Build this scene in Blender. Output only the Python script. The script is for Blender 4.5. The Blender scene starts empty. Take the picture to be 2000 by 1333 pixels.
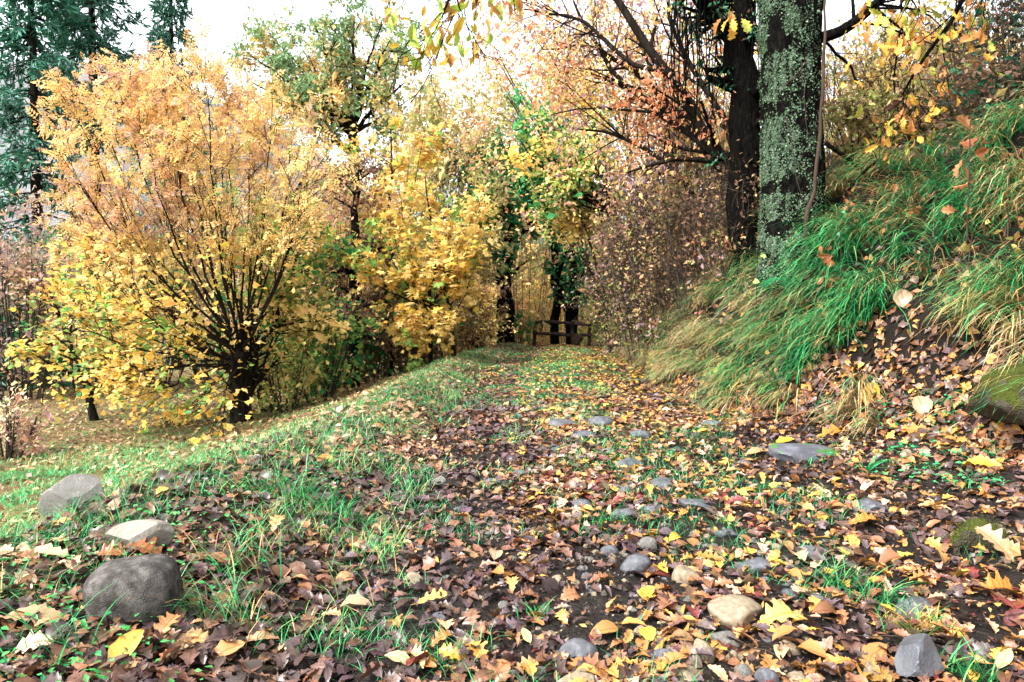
import bpy, bmesh, math
import numpy as np

# ------------------------------------------------------------------ camera, sky, sun, exposure
scene = bpy.context.scene
COL = scene.collection
CAM = np.array([0.0, 0.0, 1.1])
PITCH = math.radians(2.0)
F = 1333.3                                      # focal length in photo pixels (24 mm on 36 mm)
cd = bpy.data.cameras.new('camera')
cam = bpy.data.objects.new('camera', cd)
COL.objects.link(cam)
cd.sensor_width = 36.0
cd.lens = 24.0
cd.clip_start = 0.05
cd.clip_end = 2000.0
cam.location = CAM
cam.rotation_euler = (math.pi / 2 - PITCH, 0, 0)
scene.camera = cam

SUN_EL, SUN_AZ = math.radians(50), math.radians(-128)   # azimuth from +Y towards +X
world = bpy.data.worlds.new('World')
scene.world = world
world.use_nodes = True
nt = world.node_tree
nt.nodes.clear()
sky = nt.nodes.new('ShaderNodeTexSky')
sky.sky_type = 'NISHITA'
sky.sun_disc = False
sky.sun_elevation = SUN_EL
sky.sun_rotation = SUN_AZ
sky.altitude = 300
sky.air_density = 1.0
sky.dust_density = 5.0
sky.ozone_density = 1.0
hs = nt.nodes.new('ShaderNodeHueSaturation')           # cloud cover: the blue washes out to white
hs.inputs['Saturation'].default_value = 0.22
hs.inputs['Value'].default_value = 1.0
bg = nt.nodes.new('ShaderNodeBackground')
bg.inputs['Strength'].default_value = 0.15
wo = nt.nodes.new('ShaderNodeOutputWorld')
nt.links.new(sky.outputs[0], hs.inputs['Color'])
nt.links.new(hs.outputs[0], bg.inputs['Color'])
nt.links.new(bg.outputs[0], wo.inputs['Surface'])

sd = bpy.data.lights.new('sun', 'SUN')
sd.energy = 1.5
sd.angle = math.radians(25)
sd.color = (1.0, 0.985, 0.965)
so = bpy.data.objects.new('sun', sd)
COL.objects.link(so)
so.rotation_euler = (math.pi / 2 - SUN_EL, 0, math.pi - SUN_AZ)
scene.view_settings.view_transform = 'Standard'
scene.view_settings.look = 'None'
scene.view_settings.gamma = 1.0
scene.view_settings.exposure = 2.42
cy = scene.cycles
cy.max_bounces = 6
cy.diffuse_bounces = 3
cy.glossy_bounces = 2
cy.transmission_bounces = 4
cy.caustics_reflective = False
cy.caustics_refractive = False

# ------------------------------------------------------------------ numeric helpers
rng = np.random.default_rng(11)
Z = np.array([0.0, 0.0, 1.0])
FWD = np.array([0, math.cos(PITCH), -math.sin(PITCH)])
UPV = np.array([0, math.sin(PITCH), math.cos(PITCH)])
RGT = np.array([1.0, 0, 0])


def ray(px, py):
    return FWD + RGT * ((px - 1000) / F) + UPV * ((666.5 - py) / F)


def at(px, py, d):
    return CAM + ray(px, py) * d


def unit(v):
    return v / np.maximum(np.linalg.norm(v, axis=-1, keepdims=True), 1e-9)


def _hash(ix, iy, iz, seed):
    M = np.uint32
    h = (ix.astype(np.int64) * 374761393 + iy.astype(np.int64) * 668265263 + iz.astype(np.int64) * 1274126177 + seed * 974711) & 0xFFFFFFFF
    h = h.astype(np.uint64)
    h = ((h ^ (h >> np.uint64(13))) * np.uint64(1274126177)) & np.uint64(0xFFFFFFFF)
    h = ((h ^ (h >> np.uint64(16))) * np.uint64(2246822519)) & np.uint64(0xFFFFFFFF)
    h = h ^ (h >> np.uint64(15))
    return h.astype(np.float64) / 4294967295.0


def noise(p, freq=1.0, seed=0):
    p = np.asarray(p, float) * freq
    if p.shape[-1] == 2:
        p = np.concatenate([p, np.zeros(p.shape[:-1] + (1,))], -1)
    i = np.floor(p)
    f = p - i
    f = f * f * (3 - 2 * f)
    i = i.astype(np.int64)
    r = 0
    for dx in (0, 1):
        wx = f[..., 0] if dx else 1 - f[..., 0]
        for dy in (0, 1):
            wy = f[..., 1] if dy else 1 - f[..., 1]
            for dz in (0, 1):
                wz = f[..., 2] if dz else 1 - f[..., 2]
                r = r + wx * wy * wz * _hash(i[..., 0] + dx, i[..., 1] + dy, i[..., 2] + dz, seed)
    return r


def fbm(p, freq=1.0, seed=0, octs=3):
    r, a, s = 0, 0.5, 0
    for o in range(octs):
        r = r + a * noise(p, freq * 2 ** o, seed + o * 17)
        s += a
        a *= 0.5
    return r / s


# ------------------------------------------------------------------ mesh helpers
class Geo:
    def __init__(self):
        self.V, self.L, self.S, self.C, self.UV, self.n = [], [], [], [], [], 0

    def add(self, V, faces, C=None, UV=None):
        """V (n,3); faces: list of integer arrays (m,k); C (n,3) or (3,)"""
        V = np.asarray(V, float).reshape(-1, 3)
        for fa in faces:
            fa = np.asarray(fa, np.int64)
            if len(fa) == 0:
                continue
            self.L.append((fa + self.n).ravel())
            self.S.append(np.full(len(fa), fa.shape[1], np.int64))
        self.V.append(V)
        if C is None:
            C = (0.5, 0.5, 0.5)
        self.C.append(np.broadcast_to(np.asarray(C, float), V.shape))
        self.UV.append(np.zeros((len(V), 2)) if UV is None else UV)
        self.n += len(V)

    def mesh(self, name, mat, smooth=True, origin=(0, 0, 0), uv=False):
        V = np.concatenate(self.V) - np.asarray(origin, float)
        L = np.concatenate(self.L)
        S = np.concatenate(self.S)
        me = bpy.data.meshes.new(name)
        me.vertices.add(len(V))
        me.vertices.foreach_set('co', V.astype(np.float32).ravel())
        me.loops.add(len(L))
        me.loops.foreach_set('vertex_index', L.astype(np.int32))
        me.polygons.add(len(S))
        st = np.concatenate([[0], np.cumsum(S)[:-1]])
        me.polygons.foreach_set('loop_start', st.astype(np.int32))
        me.update(calc_edges=True)
        a = me.color_attributes.new('Col', 'FLOAT_COLOR', 'POINT')
        c = np.ones((len(V), 4), np.float32)
        c[:, :3] = np.concatenate(self.C)
        a.data.foreach_set('color', c.ravel())
        if uv:
            u = me.uv_layers.new(name='UVMap')
            u.data.foreach_set('uv', np.concatenate(self.UV)[L].astype(np.float32).ravel())
        me.polygons.foreach_set('use_smooth', np.full(len(S), bool(smooth)))
        me.materials.append(mat)
        return me

    def obj(self, name, mat, parent=None, smooth=True, origin=(0, 0, 0), uv=False):
        o = bpy.data.objects.new(name, self.mesh(name, mat, smooth, origin, uv))
        COL.objects.link(o)
        if parent is not None:
            o.parent = parent
        else:
            o.location = origin
        return o


def tag(o, label=None, cat=None, group=None, kind=None):
    if label:
        o['label'] = label
    if cat:
        o['category'] = cat
    if group:
        o['group'] = group
    if kind:
        o['kind'] = kind
    return o


def empty(name, loc, label, cat, group=None):
    o = bpy.data.objects.new(name, None)
    COL.objects.link(o)
    o.empty_display_size = 0.2
    o.location = loc
    return tag(o, label, cat, group)


def tubes(geo, P, R, s=5, C=None, cap=False):
    """batch of tubes: P (B,n,3), R (B,n)"""
    P = np.asarray(P, float)
    R = np.asarray(R, float)
    B, n, _ = P.shape
    T = np.empty_like(P)
    T[:, 1:-1] = P[:, 2:] - P[:, :-2]
    T[:, 0] = P[:, 1] - P[:, 0]
    T[:, -1] = P[:, -1] - P[:, -2]
    T = unit(T)
    mt = np.abs(T.mean(1))
    ref = np.zeros((B, 3))
    ref[np.arange(B), np.argmin(mt, 1)] = 1
    N = unit(np.cross(T, ref[:, None, :]))
    Bn = np.cross(T, N)
    a = np.arange(s) * 2 * math.pi / s
    V = P[:, :, None, :] + R[:, :, None, None] * (np.cos(a)[None, None, :, None] * N[:, :, None, :] + np.sin(a)[None, None, :, None] * Bn[:, :, None, :])
    idx = np.arange(B * n * s).reshape(B, n, s)
    q = np.stack([idx[:, :-1], np.roll(idx, -1, 2)[:, :-1], np.roll(idx, -1, 2)[:, 1:], idx[:, 1:]], -1).reshape(-1, 4)
    fs = [q]
    if cap:
        fs += [idx[:, -1, :], idx[:, 0, ::-1]]
    geo.add(V.reshape(-1, 3), fs, C)


def curve(pts, n, wob=0.0, seed=None):
    """smooth polyline through points, n samples"""
    pts = np.asarray(pts, float)
    m = len(pts)
    t = np.linspace(0, m - 1, n)
    i = np.clip(np.floor(t).astype(int), 0, m - 2)
    f = (t - i)[:, None]
    p0, p1, p2, p3 = pts[np.clip(i - 1, 0, m - 1)], pts[i], pts[i + 1], pts[np.clip(i + 2, 0, m - 1)]
    r = 0.5 * (2 * p1 + (p2 - p0) * f + (2 * p0 - 5 * p1 + 4 * p2 - p3) * f ** 2 + (3 * p1 - p0 - 3 * p2 + p3) * f ** 3)
    if wob:
        w = rng.normal(0, wob, (n, 3))
        w[0] = 0
        r = r + w
    return r


def grow(P, R, n, length, ang=40, sp=12, up=0.0, bend=0.0, wig=0.12, npts=5, t=(0.25, 1.0), rr=0.55, rt=0.3, rmin=0.002):
    B, k, _ = P.shape
    idx = np.repeat(np.arange(B), n)
    m = len(idx)
    tt = rng.uniform(t[0], t[1], m)
    f = tt * (k - 1)
    i = np.clip(np.floor(f).astype(int), 0, k - 2)
    fr = (f - i)[:, None]
    pos = P[idx, i] * (1 - fr) + P[idx, i + 1] * fr
    tan = unit(P[idx, i + 1] - P[idx, i])
    r0 = (R[idx, i] * (1 - fr[:, 0]) + R[idx, i + 1] * fr[:, 0]) * rr * rng.uniform(0.7, 1.1, m)
    q = unit(np.cross(tan, rng.normal(size=(m, 3))))
    a = np.radians(rng.normal(ang, sp, m))[:, None]
    d = unit(np.cos(a) * tan + np.sin(a) * q + up * Z)
    L = length * rng.uniform(0.55, 1.35, m) * (1.2 - 0.5 * tt)
    step = (L / (npts - 1))[:, None]
    out = [pos]
    for j in range(npts - 1):
        d = unit(d + wig * rng.normal(size=(m, 3)) + bend * Z)
        pos = pos + d * step
        out.append(pos)
    P2 = np.stack(out, 1)
    R2 = np.maximum(r0[:, None] * np.linspace(1, rt, npts)[None], rmin)
    return P2, R2


# ------------------------------------------------------------------ leaf templates: V (m,3) side, along, up ; faces ; uv
def tmpl(ts, w, curl=0.0, fold=0.0, ser=None, shift=0.0, stem=0.0, twist=0.0, seed=0):
    """leaf blade: mid line, left and right edges. w: half width at the stations ts"""
    r = np.random.default_rng(seed)
    n = len(ts)
    V, UV = [], []
    for k, (t, ww) in enumerate(zip(ts, w)):
        for side in (-1, 0, 1):
            x = side * ww
            zc = curl * (t - 0.4) ** 2 + fold * abs(side) * ww + twist * side * ww * (t - 0.5)
            zc += r.normal(0, 0.022) * abs(side)
            V.append((x, t + (shift if side else 0) * ww, zc))
            UV.append((0.5 + 0.5 * side * ww / max(w), t))
    F4 = []
    for k in range(n - 1):
        a = 3 * k
        F4 += [(a, a + 1, a + 4, a + 3), (a + 1, a + 2, a + 5, a + 4)]
    if stem:
        b = len(V)
        V += [(-0.008, 0, 0.0), (0.008, 0, 0.0), (0.012, -stem, 0.02), (-0.002, -stem, 0.03)]
        UV += [(0.5, 0.01)] * 4
        F4.append((b, b + 1, b + 2, b + 3))
    return np.array(V, float), [np.array(F4)], np.array(UV, float)


def oak_w(n=15):
    ts = np.linspace(0, 1, n)
    env = 0.30 * np.sin(np.pi * np.clip(ts, 0, 1) ** 1.25) ** 0.75 + 0.015
    lob = .74 + .26 * np.sin(2 * np.pi * (4.3 * ts - .3)) if n > 12 else np.where(np.arange(n) % 2 == 1, 1.0, 0.6)
    lob[0] = .1
    lob[-1] = .15
    return ts, env * lob


def ser_w(n, width, p=1.0, ser=0.1):
    ts = np.linspace(0, 1, n)
    env = width * np.sin(np.pi * ts ** p) ** 0.85 + 0.008
    return ts, env * np.where(np.arange(n) % 2 == 1, 1 + ser, 1 - ser)


def variants(fn, k, **kw):
    out = []
    for s in range(k):
        r = np.random.default_rng(s * 7 + 3)
        ts, w = fn()
        out.append(tmpl(ts, w * r.uniform(0.85, 1.15), curl=r.uniform(-0.8, 1.1), fold=r.uniform(-0.3, 0.8), twist=r.uniform(-0.9, 0.9), seed=s, **kw))
    return out


OAKH = variants(lambda: oak_w(30), 5, shift=0.3, stem=0.18)
OAKM = variants(lambda: oak_w(8), 5, shift=0.25)
OVAM = variants(lambda: ser_w(5, 0.26, 0.9, 0.0), 5)
OAK = variants(lambda: oak_w(15), 5, shift=0.25, stem=0.16)
CHEST = variants(lambda: ser_w(15, 0.19, 1.0, 0.12), 5, shift=0.3, stem=0.14)
OVATE = variants(lambda: ser_w(9, 0.30, 0.8, 0.04), 5, stem=0.3)
ELLI = variants(lambda: ser_w(7, 0.2, 1.0, 0.0), 4, stem=0.12)
OAK_LO = variants(lambda: oak_w(8), 3)
OVA_LO = variants(lambda: ser_w(5, 0.27, 0.9, 0.0), 4)
SIX = [(np.array([(0, 0, 0), (-.27, .4, .05), (.27, .4, .05), (0, .5, 0), (0, 1, -.08)], float),
        [np.array([(0, 3, 1), (0, 2, 3), (1, 3, 4), (3, 2, 4)])], np.array([(.5, 0), (0, .4), (1, .4), (.5, .5), (.5, 1)], float))]
DIA = [(np.array([(0, 0, 0), (.26, .45, .05), (0, 1, -.05), (-.26, .5, .05)], float), [np.array([(0, 1, 2, 3)])],
        np.array([(.5, 0), (1, .5), (.5, 1), (0, .5)], float))]
NEED = [(np.array([(0, 0, 0), (.13, .4, .02), (0, 1, -.1), (-.13, .5, .02)], float), [np.array([(0, 1, 2, 3)])],
         np.array([(.5, 0), (1, .5), (.5, 1), (0, .5)], float))]


FPIN = [(NEED[0][0] * np.array([.6, 1, 1]), NEED[0][1], NEED[0][2])]


def star_t():
    a = np.radians([-90, -50, -20, 5, 25, 50, 68, 90, 112, 130, 155, 175, 200, 230])
    r = np.array([.1, .45, .28, .62, .34, .66, .4, .8, .4, .66, .34, .62, .28, .45])
    V = [(0, .35, 0.04)] + [(rr * math.cos(x), .35 + rr * math.sin(x) * .85, -.12 * rr ** 2) for x, rr in zip(a, r)]
    n = len(a)
    return [(np.array(V), [np.array([(0, 1 + i, 1 + (i + 1) % n) for i in range(n)])], np.full((n + 1, 2), .5))]


STAR = star_t()


def star_lo():
    a = np.radians([-90, -15, 20, 55, 90, 125, 160, 195])
    r = np.array([.2, .55, .33, .6, .75, .6, .33, .55])
    V = [(rr * math.cos(x), .35 + rr * math.sin(x) * .85, -.12 * rr ** 2) for x, rr in zip(a, r)]
    return [(np.array(V), [np.array([tuple(range(8))])], np.full((8, 2), .5))]


STAR_LO = star_lo()


def pinnate(k=4):
    V, Fq = [], []
    for i in range(k):
        t = (i + 0.6) / (k + 0.2)
        for s in (-1, 1):
            b = len(V)
            L, w = 0.34, 0.085
            d = np.array([s * 0.9, 0.42, -0.12])
            d /= np.linalg.norm(d)
            nrm = np.array([-d[1], d[0], 0])
            o = np.array([0, t, -0.25 * t * t])
            for q in (o, o + d * L * .5 + nrm * w, o + d * L, o + d * L * .5 - nrm * w):
                V.append(q)
            Fq.append((b, b + 1, b + 2, b + 3))
    b = len(V)
    V += [(0, .95, -.24), (.09, 1.12, -.3), (0, 1.32, -.4), (-.09, 1.12, -.3)]
    Fq.append((b, b + 1, b + 2, b + 3))
    return [(np.array(V, float), [np.array(Fq)], np.full((len(V), 2), .5))]


PINN = pinnate(4)
ROSE = []
for s in range(3):
    r = np.random.default_rng(s)
    a = np.linspace(0, 2 * math.pi, 6)[:-1]
    rr = r.uniform(.3, .65, 5)
    v = np.concatenate([[(0, 0, 0)], np.stack([rr * np.cos(a), rr * np.sin(a), r.uniform(.05, .35, 5)], 1)])
    ROSE.append((v, [np.array([(0, 1 + i, 1 + (i + 1) % 5) for i in range(5)])], np.full((6, 2), .5)))


def put(geo, pos, axis, nrm, size, T, col, colvar=0.0, wid=0.0):
    """leaves: template list T, one chosen for each position; col (N,3)"""
    N = len(pos)
    if N == 0:
        return
    size = np.broadcast_to(np.asarray(size, float), (N,))
    a = unit(axis)
    nn = unit(nrm - a * (nrm * a).sum(1, keepdims=True))
    s = np.cross(a, nn)
    ch = rng.integers(0, len(T), N)
    wsc = np.clip(np.exp(wid * rng.normal(size=N)), .45, 1.5)[:, None, None] if wid else np.ones((N, 1, 1))
    for k, (tv, tf, tuv) in enumerate(T):
        I = np.nonzero(ch == k)[0]
        if len(I) == 0:
            continue
        m = len(tv)
        V = pos[I][:, None, :] + size[I][:, None, None] * (tv[None, :, 0, None] * s[I][:, None] * wsc[I] + tv[None, :, 1, None] * a[I][:, None] + tv[None, :, 2, None] * nn[I][:, None])
        off = (np.arange(len(I)) * m)[:, None, None]
        fs = [(f[None] + off).reshape(-1, f.shape[1]) for f in tf]
        C = np.repeat(col[I], m, 0)
        if colvar:
            C = C * (1 + colvar * rng.normal(size=(len(C), 1)))
        geo.add(V.reshape(-1, 3), fs, np.clip(C, 0, 1), np.tile(tuv, (len(I), 1)))


def pick(pos, pal, freq=0.8, mixr=0.8, seed=0, jit=0.14):
    """a colour from the palette for every position, in loose patches"""
    N = len(pos)
    if N == 0:
        return np.zeros((0, 3))
    cols = np.array([p[0] for p in pal], float)
    w = np.array([p[1] for p in pal], float)
    v = noise(pos, freq, seed + 5) + mixr * rng.uniform(0, 1, N)
    rk = np.empty(N)
    rk[np.argsort(v)] = (np.arange(N) + .5) / N
    i = np.searchsorted(np.cumsum(w) / w.sum(), rk)
    c = cols[np.clip(i, 0, len(cols) - 1)]
    return np.clip(c * np.exp(jit * rng.normal(size=(N, 1))) * np.exp(0.06 * rng.normal(size=(N, 3))), 0, 0.9)


Y, YO, YL = (.74, .48, .09), (.72, .44, .13), (.78, .58, .20)
TAN, PK, OL = (.48, .31, .15), (.52, .31, .21), (.27, .28, .08)
LG, GR, DG = (.23, .38, .08), (.035, .23, .07), (.012, .085, .038)
RU, ORR, BR, MA = (.34, .13, .05), (.58, .22, .10), (.14, .08, .05), (.31, .19, .19)
EM, STR, CRM = (.025, .24, .07), (.40, .27, .11), (.74, .58, .36)


# ------------------------------------------------------------------ materials (procedural)
def new_mat(name):
    m = bpy.data.materials.new(name)
    m.use_nodes = True
    n = m.node_tree
    return m, n, n.nodes['Principled BSDF'], n.nodes['Material Output']


def leaf_mat(name, trans=0.35, rough=0.5, veins=False, spec=0.22):
    m, n, b, out = new_mat(name)
    at_ = n.nodes.new('ShaderNodeAttribute')
    at_.attribute_name = 'Col'
    tc = n.nodes.new('ShaderNodeTexCoord')
    no = n.nodes.new('ShaderNodeTexNoise')
    no.inputs['Scale'].default_value = 60 if veins else 25
    no.inputs['Detail'].default_value = 4
    n.links.new(tc.outputs['Object'], no.inputs['Vector'])
    mr = n.nodes.new('ShaderNodeMapRange')
    mr.inputs['From Min'].default_value = .3
    mr.inputs['From Max'].default_value = .7
    mr.inputs['To Min'].default_value = .72
    mr.inputs['To Max'].default_value = 1.2
    n.links.new(no.outputs['Fac'], mr.inputs['Value'])
    mul = n.nodes.new('ShaderNodeMix')
    mul.data_type = 'RGBA'
    mul.blend_type = 'MULTIPLY'
    mul.inputs[0].default_value = 1
    n.links.new(at_.outputs['Color'], mul.inputs[6])
    n.links.new(mr.outputs[0], mul.inputs[7])
    col = mul.outputs[2]
    if veins:
        uv = n.nodes.new('ShaderNodeUVMap')
        sp = n.nodes.new('ShaderNodeSeparateXYZ')
        n.links.new(uv.outputs[0], sp.inputs[0])

        def M(op, a, bb=None):
            x = n.nodes.new('ShaderNodeMath')
            x.operation = op
            for i, q in enumerate((a, bb)):
                if q is None:
                    continue
                if isinstance(q, (int, float)):
                    x.inputs[i].default_value = q
                else:
                    n.links.new(q, x.inputs[i])
            return x.outputs[0]
        au = M('ABSOLUTE', M('SUBTRACT', sp.outputs[0], .5))
        ph = M('FRACT', M('SUBTRACT', M('MULTIPLY', sp.outputs[1], 10), M('MULTIPLY', au, 5)))
        side = M('LESS_THAN', ph, .16)
        mid = M('LESS_THAN', au, .035)
        ve = M('MAXIMUM', M('MULTIPLY', side, .5), mid)
        mx = n.nodes.new('ShaderNodeMix')
        mx.data_type = 'RGBA'
        mx.blend_type = 'MULTIPLY'
        n.links.new(ve, mx.inputs[0])
        n.links.new(col, mx.inputs[6])
        mx.inputs[7].default_value = (.72, .62, .5, 1)
        col = mx.outputs[2]
        # dark spots of decay
        vo = n.nodes.new('ShaderNodeTexNoise')
        vo.inputs['Scale'].default_value = 140
        n.links.new(tc.outputs['Object'], vo.inputs['Vector'])
        th = M('GREATER_THAN', vo.outputs['Fac'], .68)
        m3 = n.nodes.new('ShaderNodeMix')
        m3.data_type = 'RGBA'
        m3.blend_type = 'MULTIPLY'
        n.links.new(th, m3.inputs[0])
        n.links.new(col, m3.inputs[6])
        m3.inputs[7].default_value = (.35, .25, .2, 1)
        col = m3.outputs[2]
        bu = n.nodes.new('ShaderNodeBump')
        bu.inputs['Strength'].default_value = .4
        bu.inputs['Distance'].default_value = .003
        n.links.new(ve, bu.inputs['Height'])
        n.links.new(bu.outputs[0], b.inputs['Normal'])
    n.links.new(col, b.inputs['Base Color'])
    b.inputs['Roughness'].default_value = rough
    b.inputs['Specular IOR Level'].default_value = spec
    if trans > 0:
        t = n.nodes.new('ShaderNodeBsdfTranslucent')
        n.links.new(col, t.inputs['Color'])
        ms = n.nodes.new('ShaderNodeMixShader')
        ms.inputs[0].default_value = trans
        n.links.new(b.outputs[0], ms.inputs[1])
        n.links.new(t.outputs[0], ms.inputs[2])
        n.links.new(ms.outputs[0], out.inputs['Surface'])
    return m


def noisy_mat(name, cols, scale=6, rough=.8, bump=.4, bdist=.02, stretch=(1, 1, 1), detail=8, fine=None, spec=.12, moss=None):
    """cols: list of (pos, rgb) for a ramp over noise"""
    m, n, b, out = new_mat(name)
    tc = n.nodes.new('ShaderNodeTexCoord')
    mp = n.nodes.new('ShaderNodeMapping')
    mp.inputs['Scale'].default_value = stretch
    n.links.new(tc.outputs['Object'], mp.inputs[0])
    no = n.nodes.new('ShaderNodeTexNoise')
    no.inputs['Scale'].default_value = scale
    no.inputs['Detail'].default_value = detail
    no.inputs['Roughness'].default_value = .62
    n.links.new(mp.outputs[0], no.inputs['Vector'])
    rp = n.nodes.new('ShaderNodeValToRGB')
    e = rp.color_ramp.elements
    while len(e) < len(cols):
        e.new(.5)
    for q, (p, c) in zip(e, cols):
        q.position = p
        q.color = (*c, 1)
    n.links.new(no.outputs['Fac'], rp.inputs[0])
    col = rp.outputs[0]
    if moss:
        ge = n.nodes.new('ShaderNodeNewGeometry')
        sp = n.nodes.new('ShaderNodeSeparateXYZ')
        n.links.new(ge.outputs['Normal'], sp.inputs[0])
        n2 = n.nodes.new('ShaderNodeTexNoise')
        n2.inputs['Scale'].default_value = moss[2]
        n2.inputs['Detail'].default_value = 5
        n.links.new(tc.outputs['Object'], n2.inputs['Vector'])
        ad = n.nodes.new('ShaderNodeMath')
        ad.operation = 'MULTIPLY_ADD'
        n.links.new(sp.outputs[2], ad.inputs[0])
        ad.inputs[1].default_value = .25
        n.links.new(n2.outputs['Fac'], ad.inputs[2])
        mr = n.nodes.new('ShaderNodeMapRange')
        mr.inputs['From Min'].default_value = moss[1]
        mr.inputs['From Max'].default_value = moss[1] + .07
        n.links.new(ad.outputs[0], mr.inputs['Value'])
        mx = n.nodes.new('ShaderNodeMix')
        mx.data_type = 'RGBA'
        n.links.new(mr.outputs[0], mx.inputs[0])
        n.links.new(col, mx.inputs[6])
        mx.inputs[7].default_value = (*moss[0], 1)
        col = mx.outputs[2]
    n.links.new(col, b.inputs['Base Color'])
    b.inputs['Roughness'].default_value = rough
    b.inputs['Specular IOR Level'].default_value = spec
    n3 = n.nodes.new('ShaderNodeTexNoise')
    n3.inputs['Scale'].default_value = fine or scale * 5
    n3.inputs['Detail'].default_value = 6
    n.links.new(mp.outputs[0], n3.inputs['Vector'])
    bu = n.nodes.new('ShaderNodeBump')
    bu.inputs['Strength'].default_value = bump
    bu.inputs['Distance'].default_value = bdist
    n.links.new(n3.outputs['Fac'], bu.inputs['Height'])
    n.links.new(bu.outputs[0], b.inputs['Normal'])
    return m


M_LEAF = leaf_mat('tree_leaves', .46, .55)
M_NEED = leaf_mat('needles', .12, .6)
M_IVY = leaf_mat('ivy_leaves', .15, .38)
M_LITTER = leaf_mat('fallen_leaves', .12, .34, veins=True, spec=.36)
M_BIGLEAF = leaf_mat('large_leaves', .35, .45, veins=True)
M_GRASS = leaf_mat('grass_blades', .3, .42)
M_LICHEN = leaf_mat('lichen', .05, .85, spec=.1)
M_SOIL = noisy_mat('dark_soil', [(.3, (.004, .003, .0025)), (.55, (.011, .008, .006)), (.8, (.03, .022, .017))], 14, .6, .9, .03, fine=70, spec=.15)
M_VERGE = noisy_mat('verge_soil', [(.3, (.006, .0045, .003)), (.5, (.016, .012, .007)), (.75, (.04, .03, .015))], 9, .85, .8, .03, fine=60)
M_FIELD = noisy_mat('meadow_ground', [(.3, (.04, .03, .014)), (.5, (.11, .075, .032)), (.62, (.08, .10, .03)), (.8, (.03, .11, .035))], 1.6, .9, .8, .05, fine=30)
M_BANK = noisy_mat('bank_soil', [(.3, (.003, .0022, .0016)), (.6, (.010, .007, .004)), (.85, (.028, .02, .012))], 6, .85, .9, .05, fine=40)
M_HAZEHILL = noisy_mat('wooded_hill_haze_blue', [(.3, (.05, .07, .07)), (.5, (.13, .13, .13)), (.7, (.09, .11, .12))], .08, .95, .5, 1.0)  # bluish grey of distance haze put into the hill's own colour
M_BARK = noisy_mat('dark_bark', [(.3, (.0035, .0028, .0022)), (.6, (.015, .012, .009)), (.85, (.042, .034, .026))], 22, .95, .9, .02, (1, 1, .25), fine=60, spec=.03)
M_BARKG = noisy_mat('grey_twig_bark', [(.3, (.015, .011, .008)), (.6, (.045, .034, .025)), (.85, (.10, .08, .065))], 18, .8, .6, .01, (1, 1, .3))
M_BARKB = noisy_mat('oak_bark', [(.3, (.001, .0009, .0008)), (.55, (.0045, .004, .0034)), (.85, (.018, .015, .012))], 26, 1.0, 1.0, .05, (1, 1, .3), fine=34, spec=.02)
M_VINE = noisy_mat('vine_bark', [(.3, (.02, .012, .008)), (.6, (.042, .026, .017)), (.85, (.085, .058, .04))], 30, .75, .6, .01, (1, 1, .2))
M_RAIL = noisy_mat('weathered_rail', [(.3, (.015, .011, .01)), (.6, (.04, .03, .026)), (.85, (.09, .07, .06))], 12, .8, .6, .01, (1, 1, 1))
M_STONE = noisy_mat('grey_stone', [(.25, (.045, .042, .037)), (.5, (.10, .095, .083)), (.75, (.19, .175, .155))], 9, .6, .55, .01, fine=120, spec=.28)
M_STONEB = noisy_mat('blue_grey_stone', [(.25, (.03, .031, .036)), (.5, (.06, .062, .07)), (.75, (.12, .12, .13))], 7, .42, .5, .008, fine=90, spec=.28)
M_STONET = noisy_mat('tan_stone', [(.25, (.075, .057, .036)), (.5, (.16, .125, .08)), (.75, (.27, .225, .16))], 8, .5, .5, .008, fine=100, spec=.28)
M_STONEW = noisy_mat('pale_stone', [(.25, (.09, .08, .065)), (.5, (.16, .145, .12)), (.75, (.24, .22, .185))], 6, .55, .5, .01, fine=70)
M_ROUGH = noisy_mat('rough_sandstone', [(.28, (.014, .012, .011)), (.5, (.055, .05, .045)), (.72, (.13, .12, .11))], 22, .95, 1.0, .006, fine=210, spec=.06, detail=14)
M_MOSSY = noisy_mat('mossy_stone', [(.25, (.02, .016, .01)), (.5, (.05, .042, .03)), (.75, (.10, .085, .06))], 8, .85, 1.0, .03, fine=110, moss=((.045, .055, .008), .52, 9))
M_SLAB = noisy_mat('slate_slab', [(.25, (.03, .031, .037)), (.5, (.065, .067, .078)), (.75, (.13, .13, .15))], 6, .4, .6, .01, (1, 1, 3), fine=60, spec=.28, moss=((.03, .10, .02), .78, 8))

# ------------------------------------------------------------------ terrain
YK = np.array([-6, 2, 4, 5, 6.4, 7.3, 10, 15, 18, 21, 27, 40, 200.])
XL = np.array([-.85, -.75, -.8, -.74, -.74, -.76, -.88, -.75, -.3, .2, .8, 2.0, 6.])
XR = np.array([3.5, 3.35, 3.15, 2.95, 2.6, 2.3, 2.38, 2.85, 3.1, 3.15, 3.3, 4.6, 20.])
YV = np.array([-6, 2, 3, 4.2, 6.3, 9.5, 16, 21, 26, 40, 200.])
XV = np.array([-2.5, -2.3, -2.2, -2.02, -1.8, -1.55, -1.42, -.8, -.15, .6, 2.])
ROW = np.array([0, .3, .7, 1.1, 1.6, 2.2, 3.0, 5, 9, 20, 80, 400])
RZ = np.array([0, .34, .88, 1.3, 2.0, 2.95, 3.6, 4.2, 5, 7, 18, 40])


def xl(y): return np.interp(y, YK, XL)
def xr(y): return np.interp(y, YK, XR)
def xv(y): return np.interp(y, YV, XV)


def cap(z): return np.where(z > 2.5, 2.7 + (z - 2.7) * .42, z)


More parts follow.
